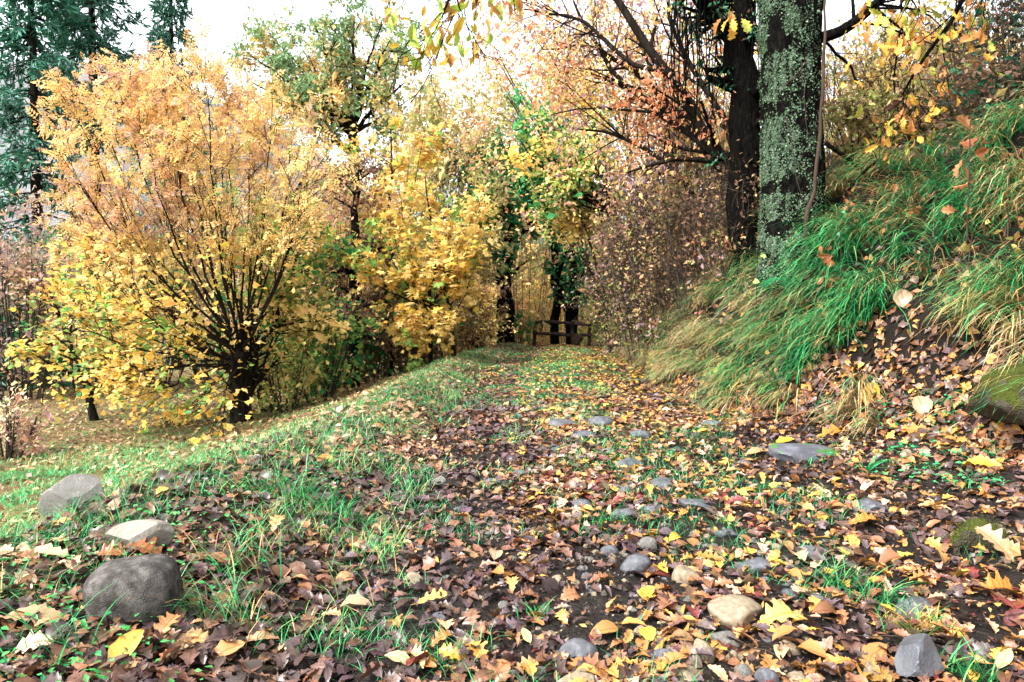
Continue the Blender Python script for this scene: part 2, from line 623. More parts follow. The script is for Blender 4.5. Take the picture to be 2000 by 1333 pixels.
def H(x, y, fine=True):
    x = np.asarray(x, float)
    y = np.asarray(y, float)
    a, b, c = xl(y), xr(y), xv(y)
    p = np.stack([x, y], -1)
    # path
    u = (x - a) / (b - a)
    zp = -.05 + .07 * np.sin(np.pi * np.clip(u / .85, 0, 1)) + np.interp(y, [3, 5, 8, 10], [.30, .30, .05, 0]) * np.clip((u - .55) / .45, 0, 1) ** 1.6
    # verge
    v = np.clip((a - x) / (a - c), 0, 1)
    zv = -.05 + .17 * np.sin(v * np.pi * .62) + .0 * v
    # field, falling away beyond the verge
    w = c - x
    zf = zv * 0 + (-.05 + .17 * math.sin(math.pi * .62)) + np.interp(w, [0, .5, 1.3, 2.8, 6, 30, 80, 400], [0, -.14, -.45, -.86, -1.0, -1.2, -1, 3])
    # bank
    q = x - b
    ze = zp * 0 + (-.05 + .07 * math.sin(math.pi) + np.interp(y, [3, 5, 8, 10], [.30, .30, .05, 0])) + cap(np.interp(q, ROW, RZ) * np.interp(y, [7, 10, 15, 26, 40, 90], [1, 1.5, 1.7, 1.5, .5, .1]))
    z = np.where(x < c, zf, np.where(x < a, zv, np.where(x < b, zp, ze)))
    drop = np.interp(y, [26.8, 29, 34, 45, 70, 120, 300], [0, -.35, -1.6, -2.6, -1, 8, 40])
    z = z + np.where(y > 26.8, drop, 0)
    if fine:
        ramp = np.clip((np.abs(x) + np.abs(y)) / 3, 0, 1)
        z = z + .05 * (fbm(p, 1.3, 3) - .5) + .035 * (noise(p, 5.5, 8) - .5)
        on = np.where((x > a) & (x < b), 1., .6)
        z = z + on * .022 * (noise(p, 17, 12) - .5)
        z = z + np.where(x > b, .25 * np.clip(q, 0, 1) * (fbm(p, 1.7, 21) - .5), 0)
        z = z + np.where(x < c, .12 * np.clip(w, 0, 1) * (fbm(p, .8, 25) - .5), 0)
    return z


def ground(px, d, dy=0):
    x = (px - 1000) / F * d
    return np.array([x, d, float(H(x, d))])


def hit(px, py, dmax=60):
    r = ray(px, py)
    t = np.geomspace(.8, dmax, 1600)
    P = CAM + t[:, None] * r
    below = P[:, 2] < H(P[:, 0], P[:, 1])
    i = int(np.argmax(below)) if below.any() else -1
    return P[i]


def gnorm(x, y, e=.06):
    hx = (H(x + e, y) - H(x - e, y)) / (2 * e)
    hy = (H(x, y + e) - H(x, y - e)) / (2 * e)
    return unit(np.stack([-hx, -hy, np.ones_like(hx)], -1))


rows = np.concatenate([np.arange(-6, 1.2, .3), np.arange(1.2, 7, .04), np.arange(7, 12, .08), np.arange(12, 22, .2), np.arange(22, 42, .5), np.geomspace(42, 900, 26)])


def sheet(name, mat, fx):
    """fx(y) -> x positions for one row"""
    X = np.stack([fx(y) for y in rows])
    Yg = np.broadcast_to(rows[:, None], X.shape)
    V = np.stack([X, Yg, H(X, Yg)], -1)
    n, m = X.shape
    i = np.arange(n * m).reshape(n, m)
    q = np.stack([i[:-1, :-1], i[:-1, 1:], i[1:, 1:], i[1:, :-1]], -1).reshape(-1, 4)
    g = Geo()
    g.add(V.reshape(-1, 3), [q])
    o = g.obj(name, mat)
    o['kind'] = 'structure'
    return o


EPS = 1e-6
gp = np.concatenate([[0], np.geomspace(.05, 600, 46)])
path = sheet('path', M_SOIL, lambda y: np.linspace(xl(y) + EPS, xr(y) - EPS, 100))
verge = sheet('grass_verge', M_VERGE, lambda y: np.linspace(xv(y) + EPS, xl(y) + EPS, 44))
meadow = sheet('meadow', M_FIELD, lambda y: xv(y) + EPS - gp[::-1])
bank = sheet('bank', M_BANK, lambda y: xr(y) - EPS + np.concatenate([np.linspace(0, 3, 60), np.geomspace(3.2, 600, 22)]))
path['label'] = 'stony leaf-strewn track running to the wooden rail fence'
verge['label'] = 'low grassy verge along the track above the meadow'
meadow['label'] = 'sunken grassy meadow beside the track with scattered leaves'
bank['label'] = 'steep earth bank with overhanging grass beside the track'


# wooded hill far behind the firs
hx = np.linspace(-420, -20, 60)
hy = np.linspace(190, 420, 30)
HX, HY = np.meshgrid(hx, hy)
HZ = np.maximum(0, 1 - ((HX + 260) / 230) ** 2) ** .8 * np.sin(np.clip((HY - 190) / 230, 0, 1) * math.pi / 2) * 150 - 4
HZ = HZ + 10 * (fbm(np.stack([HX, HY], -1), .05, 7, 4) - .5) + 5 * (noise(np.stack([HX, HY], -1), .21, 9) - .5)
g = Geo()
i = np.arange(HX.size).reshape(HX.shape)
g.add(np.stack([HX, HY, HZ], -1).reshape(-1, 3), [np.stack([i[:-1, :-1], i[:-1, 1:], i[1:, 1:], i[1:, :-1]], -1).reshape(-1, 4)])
tag(g.obj('hill', M_HAZEHILL), 'far wooded hill behind the firs', None, None, 'structure')


# ------------------------------------------------------------------ rocks and stones
def rock(name, seed, dims, facets=0, mat=M_STONE, sub=3, rough=.12, smooth=True, boxy=1.0):
    r = np.random.default_rng(seed)
    bm = bmesh.new()
    bmesh.ops.create_icosphere(bm, subdivisions=sub, radius=1.0)
    V = np.array([v.co[:] for v in bm.verts])
    V = V * (1 + rough * 2 * (fbm(V + seed * 3.1, 1.1, seed) - .5)[:, None])
    for k in range(facets):
        n = unit(r.normal(size=3))
        c = r.uniform(.55, .8) if smooth else r.uniform(.6, .86)
        dd = V @ n
        V = V - np.where(dd > c, dd - c, 0)[:, None] * n
    if smooth:
        V = V * (1 + .05 * (noise(V + seed, 5, seed) - .5)[:, None])
        V = V * (1 + .10 * (fbm(V + seed * 1.7, 2.6, seed + 5) - .5)[:, None])
    V = np.sign(V) * np.abs(V) ** boxy
    V = V * np.asarray(dims) / 2
    for v, c in zip(bm.verts, V):
        v.co = c
    me = bpy.data.meshes.new(name)
    bm.to_mesh(me)
    bm.free()
    me.polygons.foreach_set('use_smooth', np.full(len(me.polygons), smooth))
    me.materials.append(mat)
    return me


def place(name, me, loc, rot=(0, 0, 0), parent=None, scale=None):
    o = bpy.data.objects.new(name, me)
    COL.objects.link(o)
    o.location = loc
    o.rotation_euler = rot
    if scale is not None:
        o.scale = scale
    if parent is not None:
        o.parent = parent
    return o


def big_rock(px, py, wpx, hpx, depth_r, name, label, mat, facets=0, seed=1, rot=(0, 0, 0), sink=.2, smooth=True, rough=.12, sub=4, boxy=1.0):
    """px,py: where the rock's front foot meets the ground in the photograph"""
    p = hit(px, py)
    d = p[1]
    w, h = wpx / F * d, hpx / F * d
    me = rock(name, seed, (w, w * depth_r, h * (1 + sink)), facets, mat, sub, rough, smooth, boxy)
    x, y = p[0], p[1] + w * depth_r * .4
    o = place(name, me, (x, y, float(H(x, y)) + h * (1 + sink) * (.5 - sink)), rot)
    return tag(o, label, 'rock')


big_rock(235, 1222, 178, 122, .75, 'boulder', 'rounded grey boulder lying in the grass of the verge', M_ROUGH, 0, 4, (.05, -.12, .1), .12, rough=.14, boxy=.66)
big_rock(262, 1078, 135, 60, .45, 'slab_stone', 'pale wedge-shaped stone in the leaves behind the rounded grey boulder', M_STONEW, 16, 9, (.25, -.1, .15), .25, False, sub=4)
big_rock(128, 1012, 130, 92, .7, 'angular_rock', 'angular grey-brown rock at the meadow edge of the verge', M_STONE, 20, 14, (.3, -.3, .5), .3, False, sub=4)
big_rock(1592, 900, 150, 30, .6, 'flat_slab', 'flat blue-grey slab with moss among leaves at the bank foot', M_SLAB, 22, 23, (.16, .05, .1), .35, False, sub=4, boxy=.6)
mb = big_rock(2075, 850, 250, 125, .8, 'mossy_boulder', 'mossy boulder under hanging grass at the edge of the bank', M_MOSSY, 9, 25, (0, .1, .4), .3, rough=.45)
ms_ = big_rock(1935, 1078, 120, 62, .8, 'mossy_stone', 'low moss-topped stone beside the pale oak leaf', M_MOSSY, 5, 31, (0, 0, .3), .3, rough=.3)
big_rock(1815, 1335, 135, 85, .8, 'dark_block', 'dark squarish block of stone beside the tufts of grass', M_STONEB, 18, 37, (.1, .1, .5), .2, False, sub=4)

PV = [rock('path_stone', 50 + k, (1, .8, .6), 3 + k % 5, (M_STONE, M_STONEB, M_STONET, M_STONE, M_STONEB, M_STONET)[k % 6], 3, .22, True, (.8, 1.0, .9)[k % 3]) for k in range(12)]
stones = [  # centre px, py, width px, height px, tone (0 grey, 1 blue, 2 tan)
    (1130, 1268, 88, 58, 1), (1130, 1325, 105, 30, 2), (1300, 1276, 56, 58, 1), (1345, 1118, 66, 44, 2), (1240, 1097, 66, 34, 1),
    (1190, 1072, 40, 24, 1), (1262, 1062, 48, 36, 0), (1480, 1098, 92, 54, 1), (1440, 1184, 110, 44, 2), (1418, 1248, 62, 36, 0),
    (1372, 1268, 46, 52, 2), (1338, 1312, 62, 40, 2), (1430, 1284, 26, 30, 2), (1452, 1312, 40, 36, 0), (1497, 1322, 52, 36, 1),
    (1580, 1075, 60, 26, 1), (1775, 1180, 110, 48, 1), (1705, 1310, 36, 56, 2), (1128, 942, 42, 26, 2), (1218, 1002, 60, 26, 1),
    (1270, 990, 50, 22, 1), (1138, 985, 46, 22, 1), (960, 940, 40, 16, 1), (1010, 925, 44, 14, 1), (858, 936, 30, 18, 0),
    (905, 990, 40, 14, 1), (805, 1130, 52, 28, 2), (728, 1068, 26, 18, 0), (890, 1128, 18, 14, 1), (860, 1205, 44, 32, 1),
    (1600, 1170, 40, 30, 1), (1550, 1150, 50, 26, 1), (1300, 945, 60, 14, 1), (1360, 985, 70, 16, 1), (1215, 955, 44, 18, 1),
    (1100, 830, 70, 12, 1), (1170, 822, 60, 11, 1), (1140, 850, 60, 14, 1), (1250, 850, 50, 12, 1), (1075, 872, 50, 14, 1),
    (1180, 880, 44, 14, 0), (1230, 905, 60, 16, 1), (1040, 965, 36, 14, 0), (1420, 1040, 50, 22, 1), (1700, 985, 80, 22, 1),
    (1545, 1260, 44, 30, 2), (1380, 1210, 34, 20, 2), (1330, 1190, 30, 18, 2), (1340, 1165, 26, 16, 0), (1250, 1230, 30, 22, 2),
    (1230, 1300, 28, 24, 0), (1080, 1240, 30, 24, 2), (1180, 1225, 36, 20, 2), (1290, 1330, 40, 24, 0), (1555, 1320, 40, 24, 2),
    (1090, 1130, 30, 18, 2), (1105, 1150, 20, 14, 2), (1160, 1160, 20, 12, 2), (1050, 1310, 40, 20, 0), (985, 1180, 24, 12, 0),
    (1390, 830, 50, 10, 1), (1320, 880, 50, 12, 1), (1460, 905, 40, 12, 1), (980, 800, 26, 8, 0), (1130, 790, 30, 7, 1),
]
pebbles = []
for k in range(230):
    pebbles.append((rng.normal(1290, 190), 1030 + abs(rng.normal(0, 1)) * 170, rng.uniform(8, 22), 0, rng.integers(0, 3)))
for k, (px, py, w, h, tone) in enumerate(stones + pebbles):
    if py > 1345 or px < 560 or px > 1980:
        continue
    h = h or w * .6
    p = hit(px, py + h * .3)
    d = p[1]
    ww, hh = w / F * d, h / F * d
    me = PV[(tone + 3 * int(rng.integers(0, 4))) % 12]
    sc = (ww, ww * rng.uniform(.7, 1.0) / .8, max(hh, ww * .35) * 1.25 / .6)
    place('stone', me, (p[0], p[1], p[2] + sc[2] * .6 * rng.uniform(-.08, .13)), (rng.normal(0, .1), rng.normal(0, .1), rng.uniform(-.6, .6) + (math.pi if k % 2 else 0)), path, sc)

# ------------------------------------------------------------------ fence
FD = 27.0


def rail(geo, a, b, r0, r1, n=9, s=8):
    P = curve([a, a * .66 + b * .34 + rng.normal(0, .03, 3), a * .33 + b * .67 + rng.normal(0, .03, 3), b], n)
    tubes(geo, P[None], np.linspace(r0, r1, n)[None] * (1 + .12 * rng.normal(size=(1, n))), s, cap=True)


fb = at(1085, 676, FD)
fence = empty('rail_fence', fb, 'weathered wooden rail fence across the far end of the track', 'fence')
for a, b, r in (((1040, 676), (1048, 626), .075), ((1123, 677), (1116, 630), .07), ((1149, 664), (1152, 640), .07)):
    g = Geo()
    A, B = at(*a, FD), at(*b, FD)
    A[2] = min(A[2], float(H(A[0], A[1]))) - .25
    rail(g, A, B, r, r * .92)
    g.obj('post', M_RAIL, fence, origin=fb)
for a, b in (((1046, 629), (1122, 634)), ((1116, 630), (1155, 635)), ((1043, 652), (1120, 657)), ((1114, 652), (1155, 655))):
    g = Geo()
    rail(g, at(*a, FD - .12), at(*b, FD - .12), .075, .064, 11)
    g.obj('rail', M_RAIL, fence, origin=fb)
p = at(1127, 680, 26.3)
me = rock('stump', 77, (.5, .4, .75), 8, M_VINE, 3, .2, False)
tag(place('stump', me, (p[0], p[1], float(H(p[0], p[1])) + .2), (.2, .3, .4)), 'jagged brown stump at the foot of the rail fence', 'stump')


# ------------------------------------------------------------------ plants: generic builders
def leaf_pts(levels, n, jit):
    """random points on a list of (P,R) branch batches"""
    tot = [p.shape[0] for p, _ in levels]
    out, tan = [], []
    for (P, R), c in zip(levels, tot):
        m = int(n * c / sum(tot))
        b = rng.integers(0, P.shape[0], m)
        t = rng.uniform(.2, 1, m) * (P.shape[1] - 1)
        i = np.clip(t.astype(int), 0, P.shape[1] - 2)
        f = (t - i)[:, None]
        out.append(P[b, i] * (1 - f) + P[b, i + 1] * f + rng.normal(0, jit, (m, 3)))
        tan.append(unit(P[b, i + 1] - P[b, i]))
    return np.concatenate(out), np.concatenate(tan)


def leaves(geo, levels, n, size, T, pal, jit=.04, droop=.3, flat=.7, freq=1.0, mixr=.45, keep=None, seed=0, sv=.35):
    pos, tan = leaf_pts(levels, n, jit)
    if keep is not None:
        k = keep(pos)
        pos, tan = pos[k], tan[k]
    m = len(pos)
    ax = unit(tan * .5 + .8 * rng.normal(size=(m, 3)) - droop * Z)
    nr = rng.normal(size=(m, 3)) * (1 - flat) + Z * flat + .15 * rng.normal(size=(m, 3))
    put(geo, pos, ax, nr, size * np.exp(sv * rng.normal(size=m)), T, pick(pos, pal, freq, mixr, seed))


def plant(name, label, cat, base, trunks, levels, leafs, bark=M_BARKG, mat=M_LEAF, group=None, tsides=8, trunk_name='trunk', bsides=(5, 3, 3, 3), npt=12):
    """trunks: list of (points, radii); levels: list of grow() keyword dicts; leafs: list of dicts (which levels, n, size ...)"""
    o = empty(name, base, label, cat, group)
    g = Geo()
    n = npt
    TP, TR = [], []
    for pts, rad in trunks:
        P = curve(pts, n, 0)
        L = np.linalg.norm(P[-1] - P[0])
        P[1:] += rng.normal(0, .006 * L, (n - 1, 3))
        TP.append(P)
        TR.append(np.interp(np.linspace(0, 1, n), np.linspace(0, 1, len(rad)), rad))
    TP, TR = np.stack(TP), np.stack(TR)
    tubes(g, TP, TR, tsides)
    g.obj(trunk_name, bark, o, origin=base)
    lv = [(TP, TR)]
    gb = Geo()
    for k, kw in enumerate(levels):
        kw = dict(kw)
        src = kw.pop('src', -1)
        P, R = grow(*lv[src], **kw)
        lv.append((P, R))
        tubes(gb, P, R, bsides[min(k, 3)])
    if levels:
        gb.obj('branches', bark, o, origin=base)['kind'] = 'stuff'
    for q, lf in enumerate(leafs):
        lf = dict(lf)
        gl = Geo()
        use = lf.pop('on', [-1])
        m = lf.pop('mat', mat)
        nm = lf.pop('name', 'crown')
        leaves(gl, [lv[i] for i in use], **lf)
        gl.obj(nm, m, o, smooth=False, origin=base)['kind'] = 'stuff'
    return o, lv


def box_keep(x0, x1, y0, y1, soft=25):
    """keep points whose direction from the track's end of the scene lies within an outline (with a ragged edge)"""
    def f(p):
        q = p - CAM
        d = q @ FWD
        X = 1000 + (q @ RGT) / d * F + rng.normal(0, soft, len(p))
        Yp = 666.5 - (q @ UPV) / d * F + rng.normal(0, soft, len(p))
        return (X > x0) & (X < x1) & (Yp > y0) & (Yp < y1)
    return f


def fan(fork, ends, d, dd=1.2, r0=.04, r1=.008, bulge=.16):
    """stems leaving a fork and curving up to end points"""
    out = []
    for e in ends:
        E = at(e[0], e[1], d + (e[2] if len(e) > 2 else rng.uniform(-dd, dd)))
        mid = fork * .55 + E * .45
        side = (E - fork) * np.array([bulge, bulge, 0])
        out.append(([fork, mid + side - np.array([0, 0, (E[2] - fork[2]) * .02]), E], [r0 * rng.uniform(.7, 1.1), r0 * .6, r1]))
    return out


def shrub(name, label, px, d, top, spread, nst, nl, size, pal, T=DIA, bark=M_BARKG, bottom=None, group=None, cat='shrub', lean=0, mat=M_LEAF, n1=6, n2=5,
          droop=.3, flat=.6, r0=.018, base=None, freq=1.1, mixr=.38, keep=None, wig=.16, extra=None, rmin=.003, leafbare=0):
    """top: pixel row of the plant's top; spread: half width in metres"""
    b = ground(px, d) if base is None else np.asarray(base, float)
    h = at(px, top, d)[2] - b[2]
    if d > 17:
        nst, n1, n2 = int(nst * .8), max(n1 - 1, 4), n2 - 1
    tr = []
    for k in range(nst):
        a = rng.uniform(0, 2 * math.pi)
        rr = math.sqrt(rng.uniform(0, 1))
        s = b + np.array([math.cos(a), math.sin(a), 0]) * rr * spread * .35
        s[2] = float(H(s[0], s[1])) - .05
        hh = h * rng.uniform(.65, 1.0) * (1 - .25 * rr)
        e = np.array([b[0], b[1], b[2] + hh]) + np.array([math.cos(a), math.sin(a), 0]) * rr * spread * .95 + np.array([lean * h, 0, 0])
        m = s * .5 + e * .5 + np.array([math.cos(a), math.sin(a), 0]) * rr * spread * .1 + np.array([-lean * h * .2, 0, .08 * h])
        tr.append(([s, m, e], [r0, r0 * .7, r0 * .25]))
    lv = [dict(n=n1 + 1, length=.32 * h, ang=42, up=.05, wig=wig, npts=4, t=(.03, 1), rr=.5, rmin=rmin),
          dict(n=max(n2 - 2, 2), length=.16 * h, ang=45, wig=wig * 1.2, npts=3, t=(.1, 1), rr=.6, rmin=rmin * .7)]
    if keep is None:
        sd_n, fq = int(rng.integers(1, 999)), 6.0 / max(h, 1.5)
        keep = lambda p: (fbm(p, fq, sd_n, 2) + .10 * rng.uniform(-1, 1, len(p))) > .455
    lf = [dict(on=[-1, -2], n=nl, size=size, T=T, pal=pal, jit=.05 + .012 * h, droop=droop, flat=flat, freq=freq, mixr=mixr, keep=keep)]
    if extra:
        lf += extra
    return plant(name, label, cat, b, tr, lv, lf, bark, mat, group, tsides=4, trunk_name='stems', bsides=(3, 3, 3, 3), npt=7)


# ------------------------------------------------------------------ the yellow tree in the meadow
b = ground(465, 12.0)
fork = at(468, 690, 12.0)
ends = [(150, 235), (185, 200), (230, 175), (275, 165), (315, 160), (355, 160), (400, 165), (445, 190), (485, 215), (530, 240), (575, 265), (605, 300),
        (130, 300), (125, 370), (600, 350), (180, 300), (270, 230), (360, 210), (430, 240), (520, 290), (590, 360), (240, 380), (150, 430), (330, 330), (420, 330), (500, 380)]
tr = [([b - np.array([0, 0, .2]), at(462, 770, 12), fork], [.17, .13, .15]), ([b - np.array([-.12, -.2, .2]), at(482, 780, 12.2), at(500, 690, 12.3)], [.11, .09, .07])]
tr += fan(fork, ends, 12.0, 1.5, r0=.027, r1=.005)
low = [(110, 560), (170, 520), (230, 560), (150, 640), (230, 690), (300, 620), (330, 760), (270, 720), (380, 800), (430, 850), (240, 480), (180, 740), (430, 800), (360, 640)]
tr += fan(at(468, 710, 12), low, 11.6, 1.2, r0=.02, r1=.005)
PALR = [((.50, .30, .20), .18), ((.66, .39, .14), .38), ((.68, .45, .18), .26), ((.66, .47, .16), .16), (LG, .02)]
PALY = [((.66, .48, .16), .36), ((.64, .41, .075), .34), (YO, .1), (LG, .12), ((.10, .28, .09), .04), (OL, .04)]
plant('autumn_tree', 'spreading many-stemmed tree with golden yellow leaves in the meadow', 'tree', b, tr,
      [dict(n=11, length=1.05, ang=28, up=.12, wig=.1, npts=5, t=(.35, 1), rr=.5, rmin=.005),
       dict(n=5, length=.5, ang=40, wig=.15, npts=4, t=(.2, 1), rr=.6, rmin=.003)],
      [dict(on=[-1, -2], n=16500, size=.145, T=PINN, pal=PALR, jit=.06, droop=.5, flat=.55, freq=.7, keep=lambda p: (p[:, 2] > at(0, 520, 12)[2]) & (rng.uniform(0, 1, len(p)) < np.interp(p[:, 2], [2, 3.2, 4.3, 5.5], [.3, .5, .95, 1])), sv=.3, mixr=.5),
       dict(on=[-1, -2], n=13500, size=.085, T=STAR_LO, pal=PALY, jit=.08, droop=.3, flat=.7, keep=lambda p: (p[:, 2] < at(0, 470, 12)[2]) & (p[:, 2] > -.75) & (rng.uniform(0, 1, len(p)) < np.interp(p[:, 0], [-6.2, -5.0, -4.2], [1, .6, .25])), name='lower_crown', sv=.3)],
      bark=M_BARK)

# a second stem behind it and the young leaning tree
b = ground(520, 13.5)
plant('slender_tree', 'slender tree with thin yellow-green foliage behind the many-stemmed golden tree', 'tree', b,
      [([b - np.array([0, 0, .2]), at(505, 740, 13.5), at(480, 640, 13.6), at(560, 430, 13.8), at(620, 300, 14)], [.13, .11, .07, .04, .01]),
       ([at(500, 700, 13.5), at(560, 560, 13.8), at(600, 420, 14.2)], [.06, .04, .01])],
      [dict(n=26, length=1.4, ang=55, up=.05, t=(.2, 1), rmin=.005), dict(n=6, length=.5, ang=45, rmin=.003)],
      [dict(on=[-1, -2], n=6000, size=.09, T=STAR_LO, pal=[(YL, .3), (LG, .3), (GR, .2), (Y, .2)], jit=.1, keep=lambda p: p[:, 2] < at(0, 420, 13)[2])], bark=M_BARK)
b = ground(182, 13.2)
plant('leaning_sapling', 'thin leaning sapling with bare stem at the edge of the meadow', 'tree', b,
      [([b - np.array([0, 0, .1]), at(165, 740, 13.2), at(130, 660, 13.2), at(95, 560, 13.3)], [.09, .06, .045, .015])],
      [dict(n=14, length=.9, ang=55, t=(.3, 1), rmin=.004), dict(n=4, length=.35, rmin=.003)],
      [dict(on=[-1], n=700, size=.1, T=STAR_LO, pal=PALY, jit=.08)], bark=M_BARK)


# ------------------------------------------------------------------ conifers
def conifer(px, d, toprow, halfw, label, nwh=30, pal=(((.02, .11, .055), .35), ((.04, .17, .10), .4), ((.09, .19, .15), .25)), first=.12, npb=120, seed=0):  # needle palette lightened: a hazy look put into the colour
    b = ground(px, d)
    h = at(px, toprow, d)[2] - b[2]
    o = empty('conifer', b, label, 'conifer', None)
    g = Geo()
    tp = np.stack([b - np.array([0, 0, .3]), b + np.array([0, 0, h * .5]), b + np.array([0, 0, h])])
    P = curve(tp, 14, .02)
    tubes(g, P[None], np.linspace(.011 * h + .06, .02, 14)[None], 9)
    g.obj('trunk', M_BARK, o, origin=b)
    bp, br = [], []
    for k in range(nwh):
        f = first + (1 - first) * (k / nwh) ** .95
        for j in range(6):
            a = rng.uniform(0, 2 * math.pi)
            L = halfw * (1 - f) ** .72 * rng.uniform(.7, 1.2) + .15
            dr = np.array([math.cos(a), math.sin(a), 0])
            s = b + np.array([0, 0, h * f + rng.uniform(-.2, .2)])
            t = np.linspace(0, 1, 6)[:, None]
            bp.append(s + dr * L * t + Z * L * (.12 * t - .55 * t ** 1.6 + .18 * t ** 4))
            br.append(np.linspace(.02 + .012 * L, .008, 6))
    bp, br = np.stack(bp), np.stack(br)
    g = Geo()
    tubes(g, bp, br, 4)
    P2, R2 = grow(bp, br, 5, .28 * halfw, 55, 12, up=-.12, bend=-.06, npts=3, t=(.15, 1), rmin=.006)
    tubes(g, P2, R2, 3)
    g.obj('branches', M_BARK, o, origin=b)
    g = Geo()
    n = int(len(bp) * npb * .8)
    pos, tan = leaf_pts([(P2, R2), (bp, br)], n, .04)
    ax = unit(tan * .8 + .5 * rng.normal(size=pos.shape) - .25 * Z)
    put(g, pos, ax, rng.normal(size=pos.shape) + .4 * Z, rng.uniform(.22, .44, len(pos)), NEED, pick(pos, list(pal), .5, 1.0, seed))
    g.obj('crown', M_NEED, o, smooth=False, origin=b)


conifer(78, 27, -260, 2.3, 'dark green fir with drooping boughs at the outer edge of the meadow', 30, npb=100)
conifer(192, 30, -330, 2.9, 'tall dense fir rising behind the golden tree', 28, first=.45, npb=110)
conifer(345, 34, -130, 2.3, 'narrow sparse fir standing against the white sky', 24, first=.45, npb=55)
conifer(20, 20, 470, 1.5, 'small dark fir half hidden behind mauve bush', 16, first=.06, npb=90)

# ------------------------------------------------------------------ trees and shrubs behind the meadow
b = ground(690, 28)
trk = [([b, at(692, 420, 28), at(690, 255, 28)], [.3, .24, .2])]
trk += fan(at(690, 262, 28), [(630, 170), (580, 110), (530, 70), (490, 110), (610, 40), (690, 30), (720, 110), (760, 80), (790, 160), (745, 40), (590, 210), (520, 190), (670, 120), (770, 225), (490, 160), (560, 150)], 28, 2, r0=.13, r1=.02, bulge=-.1)
plant('oak_tree', 'tall open oak with olive-orange leaves against the white sky', 'tree', b, trk,
      [dict(n=8, length=1.7, ang=48, up=.0, wig=.18, t=(.35, 1), rmin=.012), dict(n=6, length=.8, ang=45, wig=.2, npts=4, t=(.2, 1), rmin=.008)],
      [dict(on=[-1], n=19000, size=.165, T=DIA, pal=[((.17, .28, .12), .42), ((.32, .34, .13), .28), ((.5, .34, .14), .2), (YO, .1)], jit=.13, freq=.9, mixr=.5)], bark=M_BARK)

shrub('round_tree', 'dull green rounded tree crown peeping over the golden tree', 440, 31, 135, 2.2, 22, 11000, .17, [((.08, .17, .05), .6), (OL, .3), (TAN, .1)], cat='tree', r0=.05, rmin=.008)
shrub('mauve_bush', 'mauve-grey leafy bush beside the small dark fir', 40, 17, 390, 1.6, 22, 9000, .10, [((.33, .24, .22), .45), ((.38, .27, .22), .3), (PK, .15), (TAN, .1)], T=DIA, r0=.025)
shrub('pale_bush', 'low pale pinkish bush at the outer edge of the meadow', 5, 9.5, 775, .45, 14, 900, .075, [(CRM, .4), (PK, .4), (MA, .2)], T=SIX)
for i, (px, d, top, sp, pal, lab) in enumerate((
    (150, 19, 470, 1.8, [(TAN, .3), (OL, .3), (PK, .2), (GR, .2)], 'olive and tan thicket behind the golden tree by the leaning sapling'),
    (300, 20, 400, 2.2, [(TAN, .3), (YL, .3), (OL, .2), (BR, .2)], 'tan and yellow thicket seen through the golden tree'),
    (420, 21, 350, 2.0, [(TAN, .3), (LG, .3), (GR, .2), (BR, .2)], 'greenish thicket seen between the golden tree stems'),
    (560, 19, 300, 2.0, [(PK, .35), (TAN, .35), (YL, .1), (BR, .2)], 'pinkish-brown twiggy thicket beside the golden tree'),
    (640, 17.5, 290, 1.3, [(PK, .4), (TAN, .3), (YL, .1), (BR, .2)], 'tall brown twiggy shrub next to the golden tree crown'),
)):
    shrub('thicket', lab, px, d, top, sp, 22, 7200, .12, pal, T=DIA, r0=.02, n1=7, n2=5, cat='thicket')

b = ground(692, 17)
plant('dark_trunk_tree', 'dark trunk wrapped in withered brown creeper behind the verge', 'tree', b,
      [([b - np.array([0, 0, .2]), at(690, 600, 17), at(688, 480, 17), at(700, 330, 17.3)], [.17, .14, .12, .05])],
      [dict(n=40, length=.9, ang=65, up=.0, bend=-.05, t=(.1, 1), rmin=.005), dict(n=5, length=.4, rmin=.004)],
      [dict(on=[-1, -2], n=3500, size=.085, T=DIA, pal=[(BR, .5), ((.07, .03, .02), .3), (TAN, .2)], jit=.1, droop=.9, flat=.2)], bark=M_BARKB)
shrub('understory_shrub', 'low green and yellow shrub under the dark creeper-wrapped trunk', 620, 14.5, 560, .9, 16, 3000, .085, [(LG, .3), (GR, .35), (YL, .35)], T=STAR_LO)
shrub('understory_shrub', 'pale yellow feathery shrub between two trunks in the meadow', 560, 13, 660, .7, 14, 2600, .075, [(YL, .35), (LG, .35), (OL, .3)], T=SIX)

for px, d, top, pal, lab in ((590, 16, 640, [(OL, .4), (TAN, .3), (GR, .3)], 'low olive brush under the dark creeper-wrapped trunk'),
                             (660, 18.5, 620, [(TAN, .4), (BR, .3), (OL, .3)], 'low brown brush behind the dark creeper-wrapped trunk'),
                             (735, 19, 610, [(OL, .4), (BR, .3), (GR, .3)], 'low dark brush between the dark trunk and the young maple'),
                             (810, 19, 620, [(BR, .4), (TAN, .3), (OL, .3)], 'low brown brush behind the young maple stem'),
                             (880, 20, 610, [(TAN, .5), (BR, .3), (OL, .2)], 'low tan brush behind the thin dark-stemmed maple'),
                             (500, 17, 640, [(OL, .4), (GR, .3), (TAN, .3)], 'low green brush showing past the golden tree trunk')):
    shrub('low_brush', lab, px, d, top, .95, 16, 2600, .10, pal, T=DIA, r0=.012, n1=5, n2=4, cat='brush', keep=lambda p: p[:, 2] > -5)

# the maples with big yellow leaves by the verge
PALM = [((.66, .47, .15), .46), ((.62, .40, .07), .32), ((.55, .30, .08), .08), (LG, .14)]


